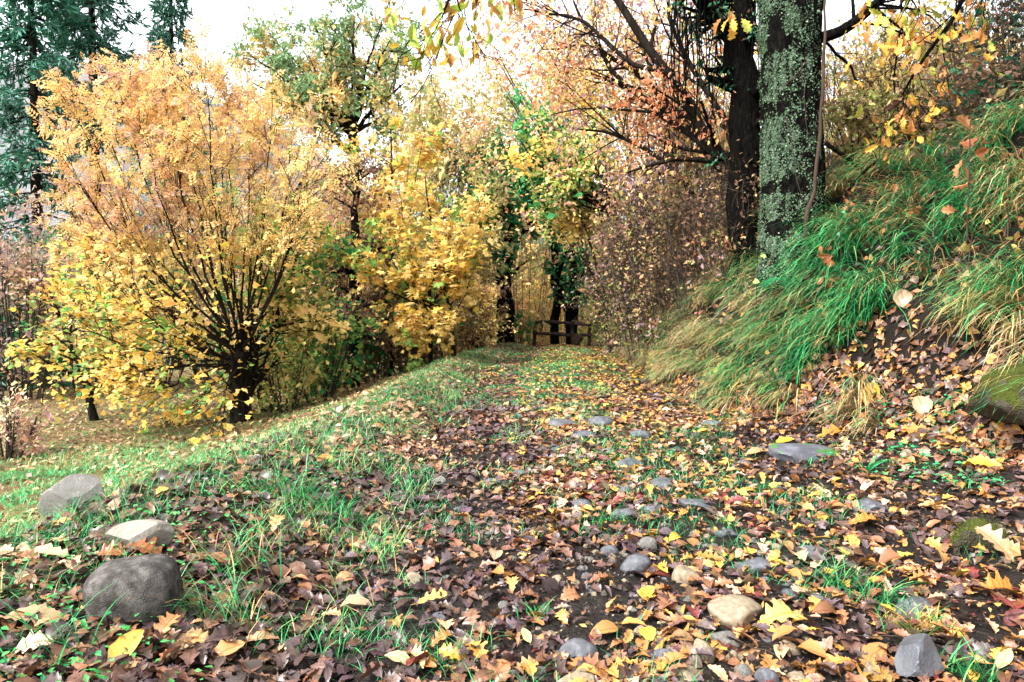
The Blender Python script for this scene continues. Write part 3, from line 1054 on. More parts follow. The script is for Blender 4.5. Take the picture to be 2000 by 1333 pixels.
def maple(px, d, top, path_px, label, nl, half, pal=PALM, size=.122, ends=None):
    b = ground(px, d)
    tr = [([b - np.array([0, 0, .1])] + [at(x, y, d) for x, y in path_px], [.06, .045, .035, .012])]
    if ends:
        tr += fan(at(*path_px[0], d), ends, d, .9, r0=.022, r1=.005)
    return plant('maple_sapling', label, 'tree', b, tr,
                 [dict(n=9, length=half, ang=55, up=.12, wig=.1, t=(.25, 1), rmin=.004), dict(n=5, length=half * .4, ang=45, npts=4, rmin=.003)],
                 [dict(on=[-1, -2], n=nl, size=size, T=STAR, pal=pal, jit=.07, droop=.55, flat=.75, freq=1.2)], bark=M_BARK)


maple(842, 16.3, 340, [(838, 600), (850, 500), (830, 345)], 'young maple with big yellow leaves in layers beside the verge', 3000, .75,
      ends=[(880, 510), (925, 400), (945, 385), (770, 470), (740, 440), (780, 380), (730, 520), (900, 450), (690, 520), (790, 640), (830, 600), (880, 560)])
maple(760, 18.5, 240, [(758, 520), (765, 380), (760, 245)], 'taller yellow maple rising behind the young maple', 1900, .85, ends=[(700, 260), (800, 300), (830, 250), (720, 340), (790, 380)])
maple(888, 16.0, 470, [(880, 620), (870, 560), (880, 480)], 'thin dark-stemmed maple sapling leaning next to the young maple', 650, .55, ends=[(920, 540), (850, 640), (800, 690)])
for i, (px, d, top, sp, pal, lab) in enumerate((
    (735, 21, 330, 1.4, [(TAN, .3), (OL, .25), (BR, .25), (PK, .2)], 'brown and olive thicket behind the taller yellow maple'),
    (850, 24, 120, 1.8, [((.50, .38, .15), .45), ((.40, .29, .14), .35), (OL, .2)], 'tall tan and olive bush beneath the open oak crown'),
    (880, 23, 330, 1.0, [(LG, .3), (OL, .3), (YL, .25), (BR, .15)], 'light green thicket beside the evergreen tree'),
    (800, 19.5, 480, 1.2, [(BR, .35), (OL, .25), (GR, .2), (TAN, .2)], 'dark brown undergrowth behind the young maple'),
    (925, 21.5, 540, .7, [(TAN, .5), (YL, .3), (BR, .2)], 'tan feathery shrub at the verge near the fence'),
    (600, 24, 330, 1.8, [(TAN, .3), (OL, .25), (PK, .25), (YL, .2)], 'distant tan thicket between golden tree and dark trunk'),
    (935, 29, 90, 2.4, [((.50, .38, .15), .4), ((.42, .24, .13), .25), (OL, .35)], 'pale yellow-green tree behind the evergreen and the tan bush'),
    (720, 26, 250, 1.7, [((.50, .38, .15), .4), (OL, .3), ((.40, .29, .14), .3)], 'light yellow-green thicket below the open oak'),
    (1100, 38, 60, 3.4, [((.42, .30, .15), .4), ((.5, .38, .15), .3), ((.45, .2, .1), .3)], 'tall rust and tan tree far behind the arching maple'),
    (1020, 33, 80, 3.0, [((.50, .38, .15), .45), (TAN, .3), (OL, .15), ((.45, .2, .1), .1)], 'tall pale yellow tree crown above the evergreen tree'),
)):
    shrub('thicket', lab, px, d, top, sp, 24, 8500 if top > 200 else 17000, .12 if top > 200 else .16, pal, T=DIA, r0=.02, n1=7, n2=5, cat='thicket')

# ------------------------------------------------------------------ ivy trees and evergreen by the fence
IVY = [(DG, .2), ((.018, .15, .055), .4), ((.05, .25, .08), .4)]


def ivy_tree(px, d, paths, label, nl, half, pal=IVY, crown=None, bend=0., bl=.5):
    b = ground(px, d)
    tr = [([b - np.array([0, 0, .3])] + [at(*q, d) for q in pts], rad) for pts, rad in paths]
    lv = [dict(n=26, length=half, ang=70, t=(.35, 1), rmin=.006, bend=bend), dict(n=5, length=half * bl, npts=4, rmin=.005)]
    lf = [dict(on=[-1, -2], n=nl, size=.12, T=DIA, pal=pal, jit=.06, droop=.7, flat=.35, mat=M_IVY, name='ivy')]
    if crown:
        lf.append(crown)
    return plant('ivy_tree', label, 'tree', b, tr, lv, lf, bark=M_BARKB)


ivy_tree(982, 24.5, [([(978, 560), (990, 490), (1000, 420)], [.22, .2, .17, .08])], 'dark leaning trunk with thick green ivy before the fence', 2200, .4)
ivy_tree(1086, 29.5, [([(1085, 560), (1084, 470), (1095, 330)], [.2, .19, .15, .06])], 'ivy-covered trunk behind the fence', 2600, .38)
ivy_tree(1116, 28.6, [([(1117, 600), (1116, 540), (1118, 470)], [.2, .15, .12, .06]), ([(1110, 620), (1092, 560), (1100, 500), (1110, 430)], [.16, .12, .1, .08, .04]),
                      ([(1120, 600), (1135, 560), (1142, 490)], [.12, .1, .08, .05])], 'forked dark tree with ivy directly behind the fence rails', 2600, .42)
for k, (px, d, top, sp, lab, nl) in enumerate(((995, 25.5, 240, 2.3, 'dense dark evergreen tree arching over the end of the track', 22000), (1120, 30, 330, 1.7, 'second evergreen crown above the fence', 8000))):
    b = ground(px, d)
    c = at(px, top, d)
    trk = [([b, b * .5 + c * .5, c - np.array([0, 0, .6])], [.2, .15, .05])]
    fk = at(px, 470, d)
    trk += [([fk, fk * .5 + e * .5 + np.array([0, 0, .2]), e], [.08, .05, .02]) for e in (at(px, 380, d) + rng.normal(0, 1, (16, 3)) * np.array([sp * .6, sp * .6, 1.0]))]
    plant('evergreen_tree', lab, 'tree', b, trk, [dict(n=9, length=1.0, ang=50, rmin=.008), dict(n=6, length=.45, npts=4, rmin=.006)],
          [dict(on=[-1, -2], n=nl, size=.17, T=DIA, pal=[((.012, .10, .04), .25), ((.025, .20, .08), .4), ((.06, .28, .09), .35)], jit=.1, droop=.5, flat=.4, mat=M_IVY,
                keep=lambda p: p[:, 2] > at(0, 470, 27)[2])], bark=M_BARKB)
# arching bare branches across the opening
b = at(1165, 560, 24)
for k, (px, d, top, sp, pal, lab) in enumerate((
    (1010, 46, 470, 3.2, [(YL, .35), (Y, .4), (LG, .25)], 'bright yellow woodland shrub beyond the fence by the leaning ivy trunk'),
    (1065, 42, 500, 2.4, [(YL, .4), (YO, .3), (TAN, .3)], 'golden shrub beyond the fence between the ivy trunks'),
    (1150, 40, 480, 2.4, [(YL, .5), (Y, .25), (LG, .25)], 'pale yellow shrub beyond the fence under the bank'),
    (1110, 60, 420, 5.0, [(YL, .4), (TAN, .3), (LG, .3)], 'far yellow trees in the valley beyond the fence'),
    (1190, 36, 430, 2.0, [(YL, .35), (LG, .4), (TAN, .25)], 'yellow-green bush past the fence against the bank'),
    (950, 40, 430, 2.6, [(YL, .3), (OL, .4), (TAN, .3)], 'olive bush in the valley behind the leaning ivy trunk'),
)):
    shrub('valley_shrub', lab, px, d, top, sp, 20, 9000, .18, pal, T=DIA, r0=.016, n1=6, n2=5, rmin=.005, wig=.3, keep=lambda p: p[:, 2] > -20)
for k, (px, d, top, sp, pal, lab) in enumerate((
    (1048, 31, 632, 1.2, [(TAN, .5), (YO, .3), (OL, .2)], 'tan bracken clump just behind the fence post'),
    (1008, 26.5, 605, .8, [(GR, .4), (OL, .3), (TAN, .3)], 'low green clump at the end of the verge beside the fence'),
    (1180, 28, 600, .7, [(LG, .4), (OL, .3), (YL, .3)], 'light green clump behind the fence end at the bank'),
)):
    shrub('undergrowth_clump', lab, px, d, top, sp, 18, 3000, .11, pal, T=DIA, r0=.014, cat='undergrowth')

# ------------------------------------------------------------------ trees leaning out from the bank
b = ground(1225, 20)
trk = [([b, at(1215, 480, 20), at(1190, 380, 19.5), at(1130, 280, 19)], [.1, .08, .06, .02])]
trk += fan(at(1200, 420, 19.7), [(1010, 270), (1040, 240), (1080, 210), (1130, 200), (1110, 380), (1090, 330), (1160, 240), (1120, 430), (1000, 230), (1150, 340), (1170, 420)], 19.5, 1.4, r0=.05, r1=.008)
plant('arching_maple', 'arching maple with pale yellow and green leaves over the track end', 'tree', b, trk,
      [dict(n=9, length=1.1, ang=40, wig=.12, t=(.25, 1), rmin=.006), dict(n=5, length=.45, npts=4, rmin=.004)],
      [dict(on=[-1, -2], n=5200, size=.11, T=STAR_LO, pal=[((.06, .28, .09), .3), (LG, .34), (YL, .30), (Y, .06)], jit=.1, freq=.55, mixr=.3, droop=.4)], bark=M_BARK)

b = ground(1455, 11)
limb = [([b - np.array([0, 0, .2]), at(1440, 380, 11), at(1415, 310, 11), at(1365, 225, 11), at(1300, 140, 11.1), at(1195, -10, 11.3), at(1150, -80, 11.4)], [.12, .11, .1, .09, .08, .06, .04]),
        ([at(1440, 390, 11), at(1390, 290, 11.3), at(1310, 235, 11.6), at(1240, 180, 12), at(1170, 100, 12.4), at(1120, 10, 12.8)], [.09, .07, .06, .05, .04, .02]),
        ([at(1430, 360, 11), at(1350, 260, 11.8), at(1260, 160, 12.4), at(1160, 92, 12.6), at(1060, 100, 13)], [.07, .06, .05, .03, .01]),
        ([at(1440, 420, 11), at(1360, 380, 11.6), at(1270, 300, 12.2), at(1200, 260, 12.6), at(1110, 250, 13)], [.06, .05, .04, .03, .01]),
        ([at(1440, 380, 11), at(1420, 250, 11.3), at(1330, 100, 11.6), at(1300, -20, 12)], [.07, .06, .04, .03]),
        ([at(1300, 140, 11.1), at(1230, 120, 11.5), at(1130, 40, 12), at(1010, 20, 12.5)], [.05, .04, .03, .01])]
PALO = [(ORR, .26), ((.55, .31, .2), .22), (YO, .12), (YL, .18), (MA, .22)]
plant('leaning_tree', 'dark tree leaning from the bank with orange-red leaves over the track', 'tree', b, limb,
      [dict(n=15, length=1.5, ang=42, up=.05, wig=.14, t=(.3, 1), rmin=.006), dict(n=6, length=.65, ang=45, wig=.18, npts=4, rmin=.003)],
      [dict(on=[-1], n=9500, size=.07, T=SIX, pal=PALO, jit=.09, droop=.9, flat=.35, freq=.9, mixr=.5)], bark=M_BARK)
b = ground(1200, 24)
shrub('tall_bank_tree', 'tall tree on the bank with tawny orange leaves reaching the picture top', 1120, 21, -60, 2.2, 20, 11000, .12, [(ORR, .2), (PK, .25), (YL, .35), (TAN, .2)], cat='tree', r0=.05, n1=7, n2=5,
      base=ground(1240, 21), lean=-.22, rmin=.006)
shrub('tall_bank_tree', 'pale yellow-leaved tree behind the leaning orange tree', 1290, 17, -60, 2.2, 20, 11000, .10, [(YL, .5), (TAN, .25), (PK, .25)], cat='tree', r0=.045, base=ground(1330, 17), lean=-.04, rmin=.005)

# bramble thickets along the top of the bank
BRP = [(BR, .36), (TAN, .30), (OL, .2), (RU, .08), (MA, .06)]
for k, (px, d, top, sp, nl, pal, lab) in enumerate((
    (1440, 10.2, 300, .75, 4500, BRP, 'brown bramble tangle on the bank next to the lichen trunk'),
    (1375, 11.5, 290, .9, 6000, BRP, 'bramble tangle with brown leaves below the leaning orange tree'),
    (1310, 13.5, 320, 1.0, 7000, BRP, 'dense brown bramble thicket halfway along the bank'),
    (1265, 16, 350, 1.1, 7000, [(BR, .3), (MA, .3), (TAN, .2), (OL, .2)], 'mauve-brown bramble thicket along the bank'),
    (1245, 19, 410, 1.0, 6000, [(BR, .3), (GR, .2), (TAN, .3), (OL, .2)], 'brown and green bramble thicket near the track end'),
    (1222, 23.5, 470, .8, 5000, [(BR, .35), (GR, .2), (TAN, .3), (OL, .15)], 'farthest bramble thicket on the bank by the fence'),
    (1330, 15, 170, 1.4, 6500, [(MA, .35), (PK, .25), (TAN, .2), (ORR, .2)], 'tall mauve-leaved bush above the brambles'),
    (1420, 13, 150, 1.2, 5500, [(YL, .3), (TAN, .3), (OL, .2), (BR, .2)], 'tall tan bush between the leaning tree and the lichen trunk'),
)):
    shrub('bramble' if top > 200 else 'bank_bush', lab, px, d, top, sp, 24, int(nl * 1.05), .042 + .0018 * d, pal, T=DIA, bark=M_BARKG, r0=.016, rmin=.0045, n1=9, n2=6, cat='bramble' if top > 200 else 'bush', wig=.25, droop=.7, flat=.35)

for k, (pts, d, r, lab) in enumerate((
    ([(1248, 560), (1230, 500), (1262, 540), (1330, 548), (1400, 500)], 12, .011, 'grey cane looping low across the brown brambles'),
    ([(1132, 330), (1135, 430), (1150, 520), (1200, 570)], 19, .02, 'long curved cane hanging at the end of the track'),
    ([(1310, 560), (1305, 430), (1325, 300), (1300, 180)], 12.5, .014, 'upright pale cane rising through the bramble thicket'),
    ([(1400, 520), (1385, 400), (1350, 300), (1290, 240)], 11, .013, 'arching brown cane below the leaning orange tree'),
    ([(1450, 470), (1410, 420), (1345, 400), (1290, 440)], 10, .010, 'thin cane bending down over the brambles beside the trunk'),
)):
    g = Geo()
    PP = curve([at(x, y, d + .1 * q) for q, (x, y) in enumerate(pts)], 18, .008)
    tubes(g, PP[None], np.linspace(r, r * .5, 18)[None], 6, cap=True)
    p1, r1 = grow(PP[None], np.linspace(r, r * .5, 18)[None], 8, .35, 50, t=(.1, 1), rmin=.003)
    tubes(g, p1, r1, 4)
    tag(g.obj('bramble_cane', M_BARKG, origin=PP[0]), lab, 'cane')

# shrubs on the bank behind the lichen trunk
for k, (px, d, top, sp, nl, pal, lab) in enumerate((
    (1690, 10.5, 60, 1.0, 2600, [(YL, .35), (TAN, .3), (OL, .2), (RU, .15)], 'bare-twigged shrub with yellow leaves right behind the lichen trunk'),
    (1800, 10.0, 20, 1.0, 2600, [(YL, .3), (TAN, .35), (OL, .2), (YO, .15)], 'twiggy tan shrub on top of the bank'),
    (1900, 9.0, -20, .9, 2600, [(TAN, .35), (OL, .3), (RU, .2), (YL, .15)], 'olive-leaved shrub at the upper end of the bank'),
    (1980, 7.2, -60, .55, 2600, [((.02, .03, .02), .5), (DG, .3), (BR, .2)], 'dark evergreen bush at the outer edge of the bank'),
    (1740, 14, 40, 1.8, 6500, [(YL, .4), (TAN, .3), (OL, .3)], 'yellowish thicket farther up the slope behind the twigs'),
    (1900, 13, 40, 1.8, 6500, [(TAN, .4), (OL, .3), (YL, .3)], 'tan thicket farther up the slope at the outer edge'),
    (1620, 13, 60, 1.2, 4500, [(YL, .35), (TAN, .35), (OL, .3)], 'pale thicket showing beside the lichen trunk'),
    (1670, 9.2, 210, .7, 3200, [(TAN, .35), (OL, .3), (BR, .2), (YL, .15)], 'low brown undergrowth on the bank top beside the lichen trunk'),
    (1770, 8.6, 170, .9, 4400, [(OL, .35), (TAN, .35), (BR, .3)], 'low olive undergrowth behind the straw-brown tussock'),
    (1870, 8.0, 150, .9, 4600, [(TAN, .3), (BR, .35), (OL, .35)], 'low dark undergrowth along the bank crest'),
    (1975, 6.8, 110, .8, 4600, [(BR, .4), (DG, .3), (TAN, .3)], 'dark brown undergrowth at the outer end of the crest'),
)):
    shrub('slope_shrub', lab, px, d, top, sp, 19, nl, .048 + .002 * d, pal, T=DIA, bark=M_BARKG, r0=.012, n1=9, n2=6, wig=.26, droop=.4, flat=.4)

# ------------------------------------------------------------------ the lichen-covered trunk
TD = 8.2
tb = ground(1548, TD)
tree = empty('lichen_tree', tb, 'thick oak trunk covered in pale green lichen on the bank', 'tree')
axis_px = [(1556, 680), (1550, 600), (1548, 470), (1548, 330), (1545, 180), (1543, 40), (1540, -120), (1535, -300), (1530, -500)]
wid = np.array([.50, .43, .385, .36, .35, .36, .37, .36, .34])
NR = 240
A = curve([at(x, y, TD) for x, y in axis_px], NR)
WR = np.interp(np.linspace(0, 1, NR), np.linspace(0, 1, len(wid)), wid)
S = 120
th = np.arange(S) * 2 * math.pi / S
dirs = np.stack([np.cos(th), np.sin(th), np.zeros(S)], -1)
base_pts = A[:, None, :] + dirs[None] * WR[:, None, None]
ns = base_pts * np.array([1, 1, .22])
fur = np.abs(fbm(ns, 11, 4, 3) - .5) * 2
V = A[:, None, :] + dirs[None] * (WR[:, None] * (1 + .10 * (fbm(base_pts, 2.2, 9) - .5)) - .09 * np.clip(.32 - fur, 0, 1) + .012 * (noise(base_pts, 30, 3) - .5))[..., None]
i = np.arange(NR * S).reshape(NR, S)
q = np.stack([i[:-1], np.roll(i, -1, 1)[:-1], np.roll(i, -1, 1)[1:], i[1:]], -1).reshape(-1, 4)
g = Geo()
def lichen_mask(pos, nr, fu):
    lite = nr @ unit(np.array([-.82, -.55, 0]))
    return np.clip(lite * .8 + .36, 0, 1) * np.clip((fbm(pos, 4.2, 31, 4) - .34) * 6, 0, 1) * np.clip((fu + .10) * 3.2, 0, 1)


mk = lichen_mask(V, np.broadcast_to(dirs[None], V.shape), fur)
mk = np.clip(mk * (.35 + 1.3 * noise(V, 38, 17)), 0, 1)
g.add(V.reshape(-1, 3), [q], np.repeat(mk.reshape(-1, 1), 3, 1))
M_LTRUNK = M_BARKB.copy()
M_LTRUNK.name = 'lichen_bark'
n_ = M_LTRUNK.node_tree
pb = n_.nodes['Principled BSDF']
src = pb.inputs['Base Color'].links[0].from_socket
at2 = n_.nodes.new('ShaderNodeAttribute')
at2.attribute_name = 'Col'
tc2 = n_.nodes.new('ShaderNodeTexCoord')
n5 = n_.nodes.new('ShaderNodeTexNoise')
n5.inputs['Scale'].default_value = 42
n5.inputs['Detail'].default_value = 4
n_.links.new(tc2.outputs['Object'], n5.inputs['Vector'])
ma = n_.nodes.new('ShaderNodeMath')
ma.operation = 'MULTIPLY_ADD'
n_.links.new(at2.outputs['Fac'], ma.inputs[0])
ma.inputs[1].default_value = .5
n_.links.new(n5.outputs['Fac'], ma.inputs[2])
mr = n_.nodes.new('ShaderNodeMapRange')
mr.inputs['From Min'].default_value = .86
mr.inputs['From Max'].default_value = .96
n_.links.new(ma.outputs[0], mr.inputs['Value'])
mx = n_.nodes.new('ShaderNodeMix')
mx.data_type = 'RGBA'
n_.links.new(mr.outputs[0], mx.inputs[0])
n_.links.new(src, mx.inputs[6])
mx.inputs[7].default_value = (.07, .10, .065, 1)
n_.links.new(mx.outputs[2], pb.inputs['Base Color'])
g.obj('trunk', M_LTRUNK, tree, origin=tb)
# lichen rosettes: thick on the light side, sparse on the dark side
N = 110000
ia, ib = rng.integers(2, NR - 2, N), rng.integers(0, S, N)
pos = V[ia, ib] + (V[ia + 1, ib] - V[ia, ib]) * rng.uniform(-1, 1, (N, 1)) + (V[ia, (ib + 1) % S] - V[ia, ib]) * rng.uniform(-1, 1, (N, 1))
nr = dirs[ib]
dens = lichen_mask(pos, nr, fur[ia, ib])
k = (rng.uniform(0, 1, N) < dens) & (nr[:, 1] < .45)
pos, nr = pos[k], nr[k]
g = Geo()
LP = [((.09, .15, .085), .4), ((.17, .22, .15), .25), ((.05, .09, .045), .35)]
put(g, pos + nr * .008, unit(rng.normal(size=pos.shape)), nr + .35 * rng.normal(size=pos.shape), np.clip(.0125 * np.exp(.45 * rng.normal(size=len(pos))), .005, .026), ROSE, pick(pos, LP, 5, .8))
g.obj('lichen', M_LICHEN, tree, smooth=False, origin=tb)['kind'] = 'stuff'
# limbs
limbs = [([at(1600, 75, 8.1), at(1640, 62, 8.0), at(1680, 35, 7.9), at(1730, -12, 7.8), at(1790, -90, 7.6)], [.07, .062, .055, .05, .04]),
         ([at(1545, -220, 8.1), at(1400, -260, 7.6), at(1200, -220, 7.0), at(1020, -120, 6.4), at(930, -30, 6.0), at(880, 40, 5.9)], [.13, .1, .07, .045, .02, .006]),
         ([at(1545, -260, 8.1), at(1650, -330, 7.6), at(1780, -260, 7), at(1860, -120, 6.8), at(1880, 0, 6.8), at(1800, 120, 7.0), at(1760, 190, 7.1)], [.1, .08, .05, .035, .025, .018, .007]),
         ([at(1535, -420, 8.2), at(1480, -560, 8.6), at(1380, -760, 9.2)], [.26, .18, .06]), ([at(1535, -420, 8.2), at(1620, -600, 8.4), at(1760, -760, 8.8)], [.22, .15, .06])]
for pts, rad in limbs:
    g = Geo()
    P = curve(pts, 16)
    tubes(g, P[None], np.interp(np.linspace(0, 1, 16), np.linspace(0, 1, len(rad)), rad)[None], 8)
    g.obj('limb', M_BARKB, tree, origin=tb)
twP = np.stack([curve(limbs[j][0], 16) for j in (0, 1, 2)])
twR = np.stack([np.interp(np.linspace(0, 1, 16), np.linspace(0, 1, len(limbs[j][1])), limbs[j][1]) for j in (0, 1, 2)])
P1, R1 = grow(twP, twR, 14, .9, 45, 12, up=-.25, bend=-.08, t=(.35, 1), rmin=.004, rr=.4)
P2, R2 = grow(P1, R1, 4, .35, 45, 12, up=-.1, npts=4, rmin=.003)
g = Geo()
tubes(g, P1, R1, 5)
tubes(g, P2, R2, 4)
g.obj('twigs', M_BARKB, tree, origin=tb)['kind'] = 'stuff'


def leaf_meshes(T, cols, name, mat, size=1.0):
    out = []
    for c in cols:
        for t in T[:3]:
            gg = Geo()
            gg.add(t[0], t[1], np.array(c) * np.ones((len(t[0]), 1)), t[2])
            out.append(gg.mesh(name, mat, True, uv=True))
    return out


from mathutils import Matrix, Vector


def mat4(pos, ax, nr, size):
    a = unit(ax)
    n_ = unit(nr - a * (nr @ a))
    s = np.cross(a, n_)
    m = Matrix.Identity(4)
    for r in range(3):
        m[r][0], m[r][1], m[r][2], m[r][3] = s[r] * size, a[r] * size, n_[r] * size, pos[r]
    return m


def single(name, me, pos, ax, nr, size, parent=None, origin=None):
    o = bpy.data.objects.new(name, me)
    COL.objects.link(o)
    p = np.asarray(pos, float)
    if parent is not None:
        o.parent = parent
        if origin is not None:
            p = p - origin
    o.matrix_basis = mat4(p, np.asarray(ax, float), np.asarray(nr, float), size)
    return o


HANG = leaf_meshes(CHEST, [(.30, .42, .06), (.55, .36, .05), (.40, .19, .05)], 'hanging_leaf', M_BIGLEAF)
HANGO = leaf_meshes(OAK, [(.60, .32, .05), (.42, .18, .05), (.35, .36, .06)], 'hanging_leaf', M_BIGLEAF)
tips1 = np.concatenate([P2.reshape(3, -1, 4, 3)[1].reshape(-1, 3), np.repeat(P1.reshape(3, -1, 5, 3)[1][:, -2:].reshape(-1, 3), 2, 0)])
tips2 = np.concatenate([P2.reshape(3, -1, 4, 3)[j].reshape(-1, 3) for j in (0, 2)])


def scr(p):
    q = p - CAM
    d = q @ FWD
    return 1000 + (q @ RGT) / d * F, 666.5 - (q @ UPV) / d * F


def hang(tips, meshes, n, size, ok=None):
    if ok is not None:
        tips = tips[ok(*scr(tips))]
    for k in rng.permutation(len(tips))[:n]:
        p = tips[k] + rng.normal(0, .02, 3)
        single('leaf', meshes[rng.integers(len(meshes))], p, unit(rng.normal(size=3) * .55 - Z), rng.normal(size=3) + .3 * Z, size * rng.uniform(.7, 1.25), tree, tb)


hang(tips1, HANG, 110, .13, lambda X, Y_: ((Y_ < 110) & (X > 740) & (X < 960)) | (Y_ < 10))
hang(tips2, HANGO, 150, .13)
# hand-placed clusters of the overhanging sprays
for (cx, cy, d, n, sp_, ms, sz) in ((860, 60, 5.6, 22, 45, HANG, .14), (770, 20, 5.6, 7, 22, HANG, .13), (930, 10, 5.8, 14, 35, HANG, .13), (1010, 0, 6.0, 8, 28, HANG, .13), (1435, 30, 7.2, 7, 18, HANGO, .17),
                                    (1760, 60, 7.0, 30, 60, HANGO, .15), (1900, 60, 6.8, 18, 50, HANGO, .14), (1690, 40, 7.4, 14, 35, HANGO, .14)):
    tw = Geo()
    root = at(cx + 30, cy - 90, d + .1)
    for j in range(n):
        p = at(cx + rng.normal(0, sp_ * .6), cy + rng.normal(0, sp_ * .6), d + rng.normal(0, .12))
        single('leaf', ms[rng.integers(len(ms))], p, unit(rng.normal(size=3) * .5 - Z), rng.normal(size=3) + np.array([0, -.5, .2]), sz * rng.uniform(.7, 1.2), tree, tb)
        if j % 3 == 0:
            tubes(tw, curve([root, root * .4 + p * .6 + rng.normal(0, .04, 3), p], 6)[None], np.linspace(.006, .002, 6)[None], 4)
    tw.obj('twig', M_BARKB, tree, origin=tb)

# dark ivy trunk behind it, with hanging dead vines
b = ground(1452, 10)
o, lv = plant('ivy_trunk_tree', 'black ivy-wrapped trunk standing behind the lichen trunk', 'tree', b,
              [([b - np.array([0, 0, .3]), at(1455, 330, 10), at(1450, 150, 10), at(1440, -50, 10), at(1430, -250, 10)], [.27, .24, .23, .22, .2]),
               ([at(1445, 60, 10), at(1380, 10, 9.9), at(1320, -60, 9.8)], [.14, .12, .08]), ([at(1445, 100, 10), at(1400, 40, 10.1), at(1360, -60, 10.2)], [.12, .1, .08])],
              [dict(n=26, length=.5, ang=70, rmin=.004), dict(n=4, length=.25, npts=4, rmin=.003)],
              [dict(on=[-1, -2], n=2600, size=.06, T=SIX, pal=[(DG, .45), (BR, .25), (OL, .15), (YL, .15)], jit=.05, droop=.8, flat=.3, mat=M_IVY, name='ivy')], bark=M_BARKB)
g = Geo()
for k in range(46):
    x, y = rng.uniform(1310, 1480), rng.uniform(-20, 60)
    L = rng.uniform(.6, 2.0)
    s = at(x, y, rng.uniform(9.4, 9.9))
    tubes(g, curve([s, s + np.array([rng.normal(0, .08), rng.normal(0, .05), -L * .5]), s + np.array([rng.normal(0, .12), rng.normal(0, .1), -L])], 7, .012)[None], np.linspace(.011, .004, 7)[None], 4)
g.obj('hanging_vines', M_BARKB, o, origin=b)['kind'] = 'stuff'

# woody vine on the trunk
P = [at(1612, -40, 7.55), at(1611, 60, 7.55), at(1603, 230, 7.55), at(1590, 370, 7.55), at(1574, 430, 7.55), at(1568, 540, 7.6)]
P[-1][2] = min(P[-1][2], H(P[-1][0], P[-1][1]) + .02)
g = Geo()
tubes(g, curve(P, 24, .006)[None], np.interp(np.linspace(0, 1, 24), [0, .3, 1], [.013, .018, .028])[None] * (1 + .1 * rng.normal(size=(1, 24))), 9, cap=True)
tag(g.obj('woody_vine', M_VINE, origin=P[-1]), 'reddish brown woody vine stem leaning on the lichen trunk', 'vine')
# thin dry twigs hanging in front of the trunk
g = Geo()
for pts in ([(1535, 230), (1550, 300), (1556, 350), (1572, 420)], [(1565, 120), (1572, 200), (1576, 260)], [(1530, 170), (1560, 140), (1580, 110)]):
    tubes(g, curve([at(x, y, 7.6) for x, y in pts], 10, .004)[None], np.linspace(.006, .003, 10)[None], 4)
tag(g.obj('dry_twigs', M_BARKG, origin=at(1572, 420, 7.6)), 'thin dry twigs dangling in front of the lichen trunk', 'twig')

# bare branches lying about the bank top
for k, (pts, d, r, lab) in enumerate((
    ([(1612, 280), (1660, 315), (1690, 345), (1700, 400)], 7.8, .028, 'dark bare branch jutting out beside the lichen trunk'),
    ([(1640, 400), (1690, 330), (1740, 300), (1790, 262)], 7.4, .018, 'thin dark branch lying across the tussocks on the bank'),
    ([(1610, 80), (1650, 120), (1680, 170), (1695, 230)], 8.6, .02, 'slim curved branch hanging behind the lichen trunk'),
    ([(1760, -10), (1755, 90), (1745, 180), (1760, 240)], 8.4, .014, 'thin upright stem among the slope shrubs'),
    ([(1560, 560), (1600, 520), (1615, 490), (1612, 440)], 7.2, .012, 'dark twig among rust leaves at the foot of the lichen trunk'),
)):
    g = Geo()
    PP = curve([at(x, y, d) for x, y in pts], 10, .01)
    tubes(g, PP[None], np.linspace(r, r * .5, 10)[None], 7, cap=True)
    p1, r1 = grow(PP[None], np.linspace(r, r * .5, 10)[None], 5, .3, 50, t=(.2, 1), rmin=.003)
    tubes(g, p1, r1, 4)
    tag(g.obj('branch', M_BARKB, origin=PP[0]), lab, 'branch')


# ------------------------------------------------------------------ grass
def blades(geo, pos, h, w, lean, th0, th1, col, seg=3):
    """pos (N,3); lean (N,2) horizontal direction; th0/th1: angle from upright at root and tip"""
    N = len(pos)
    if N == 0:
        return
    h = np.broadcast_to(h, (N,))
    w = np.broadcast_to(w, (N,))
    L3 = np.concatenate([unit(lean), np.zeros((N, 1))], 1)
    tw = rng.normal(0, .5, N)
    side = np.stack([-L3[:, 1], L3[:, 0], np.zeros(N)], 1)
    side = unit(side * np.cos(tw)[:, None] + L3 * np.sin(tw)[:, None])
    p = pos.copy()
    Vs = []
    for k in range(seg + 1):
        t = k / seg
        if k < seg:
            ww = (w * (1 - .75 * t ** 1.5))[:, None]
            Vs += [p - side * ww / 2, p + side * ww / 2]
        else:
            Vs += [p]
        a = (th0 + (th1 - th0) * (t + .5 / seg))
        a = np.broadcast_to(a, (N,))[:, None]
        p = p + (np.sin(a) * L3 + np.cos(a) * Z) * (h / seg)[:, None]
    V = np.stack(Vs, 1)
    m = V.shape[1]
    o = (np.arange(N) * m)[:, None, None]
    q = np.array([(2 * k, 2 * k + 1, 2 * k + 3, 2 * k + 2) for k in range(seg - 1)])
    t3 = np.array([(2 * seg - 2, 2 * seg - 1, 2 * seg)])
    geo.add(V.reshape(-1, 3), [(q[None] + o).reshape(-1, 4), (t3[None] + o).reshape(-1, 3)], np.repeat(col, m, 0))


GP = [((.010, .09, .028), .26), ((.020, .19, .055), .38), ((.045, .29, .09), .24), ((.12, .30, .08), .12)]
GPV = [((.02, .15, .045), .3), ((.04, .26, .08), .4), ((.08, .34, .12), .2), ((.18, .36, .10), .1)]
GPD = [((.10, .19, .05), .2), (STR, .34), ((.20, .12, .045), .28), ((.42, .33, .19), .18)]


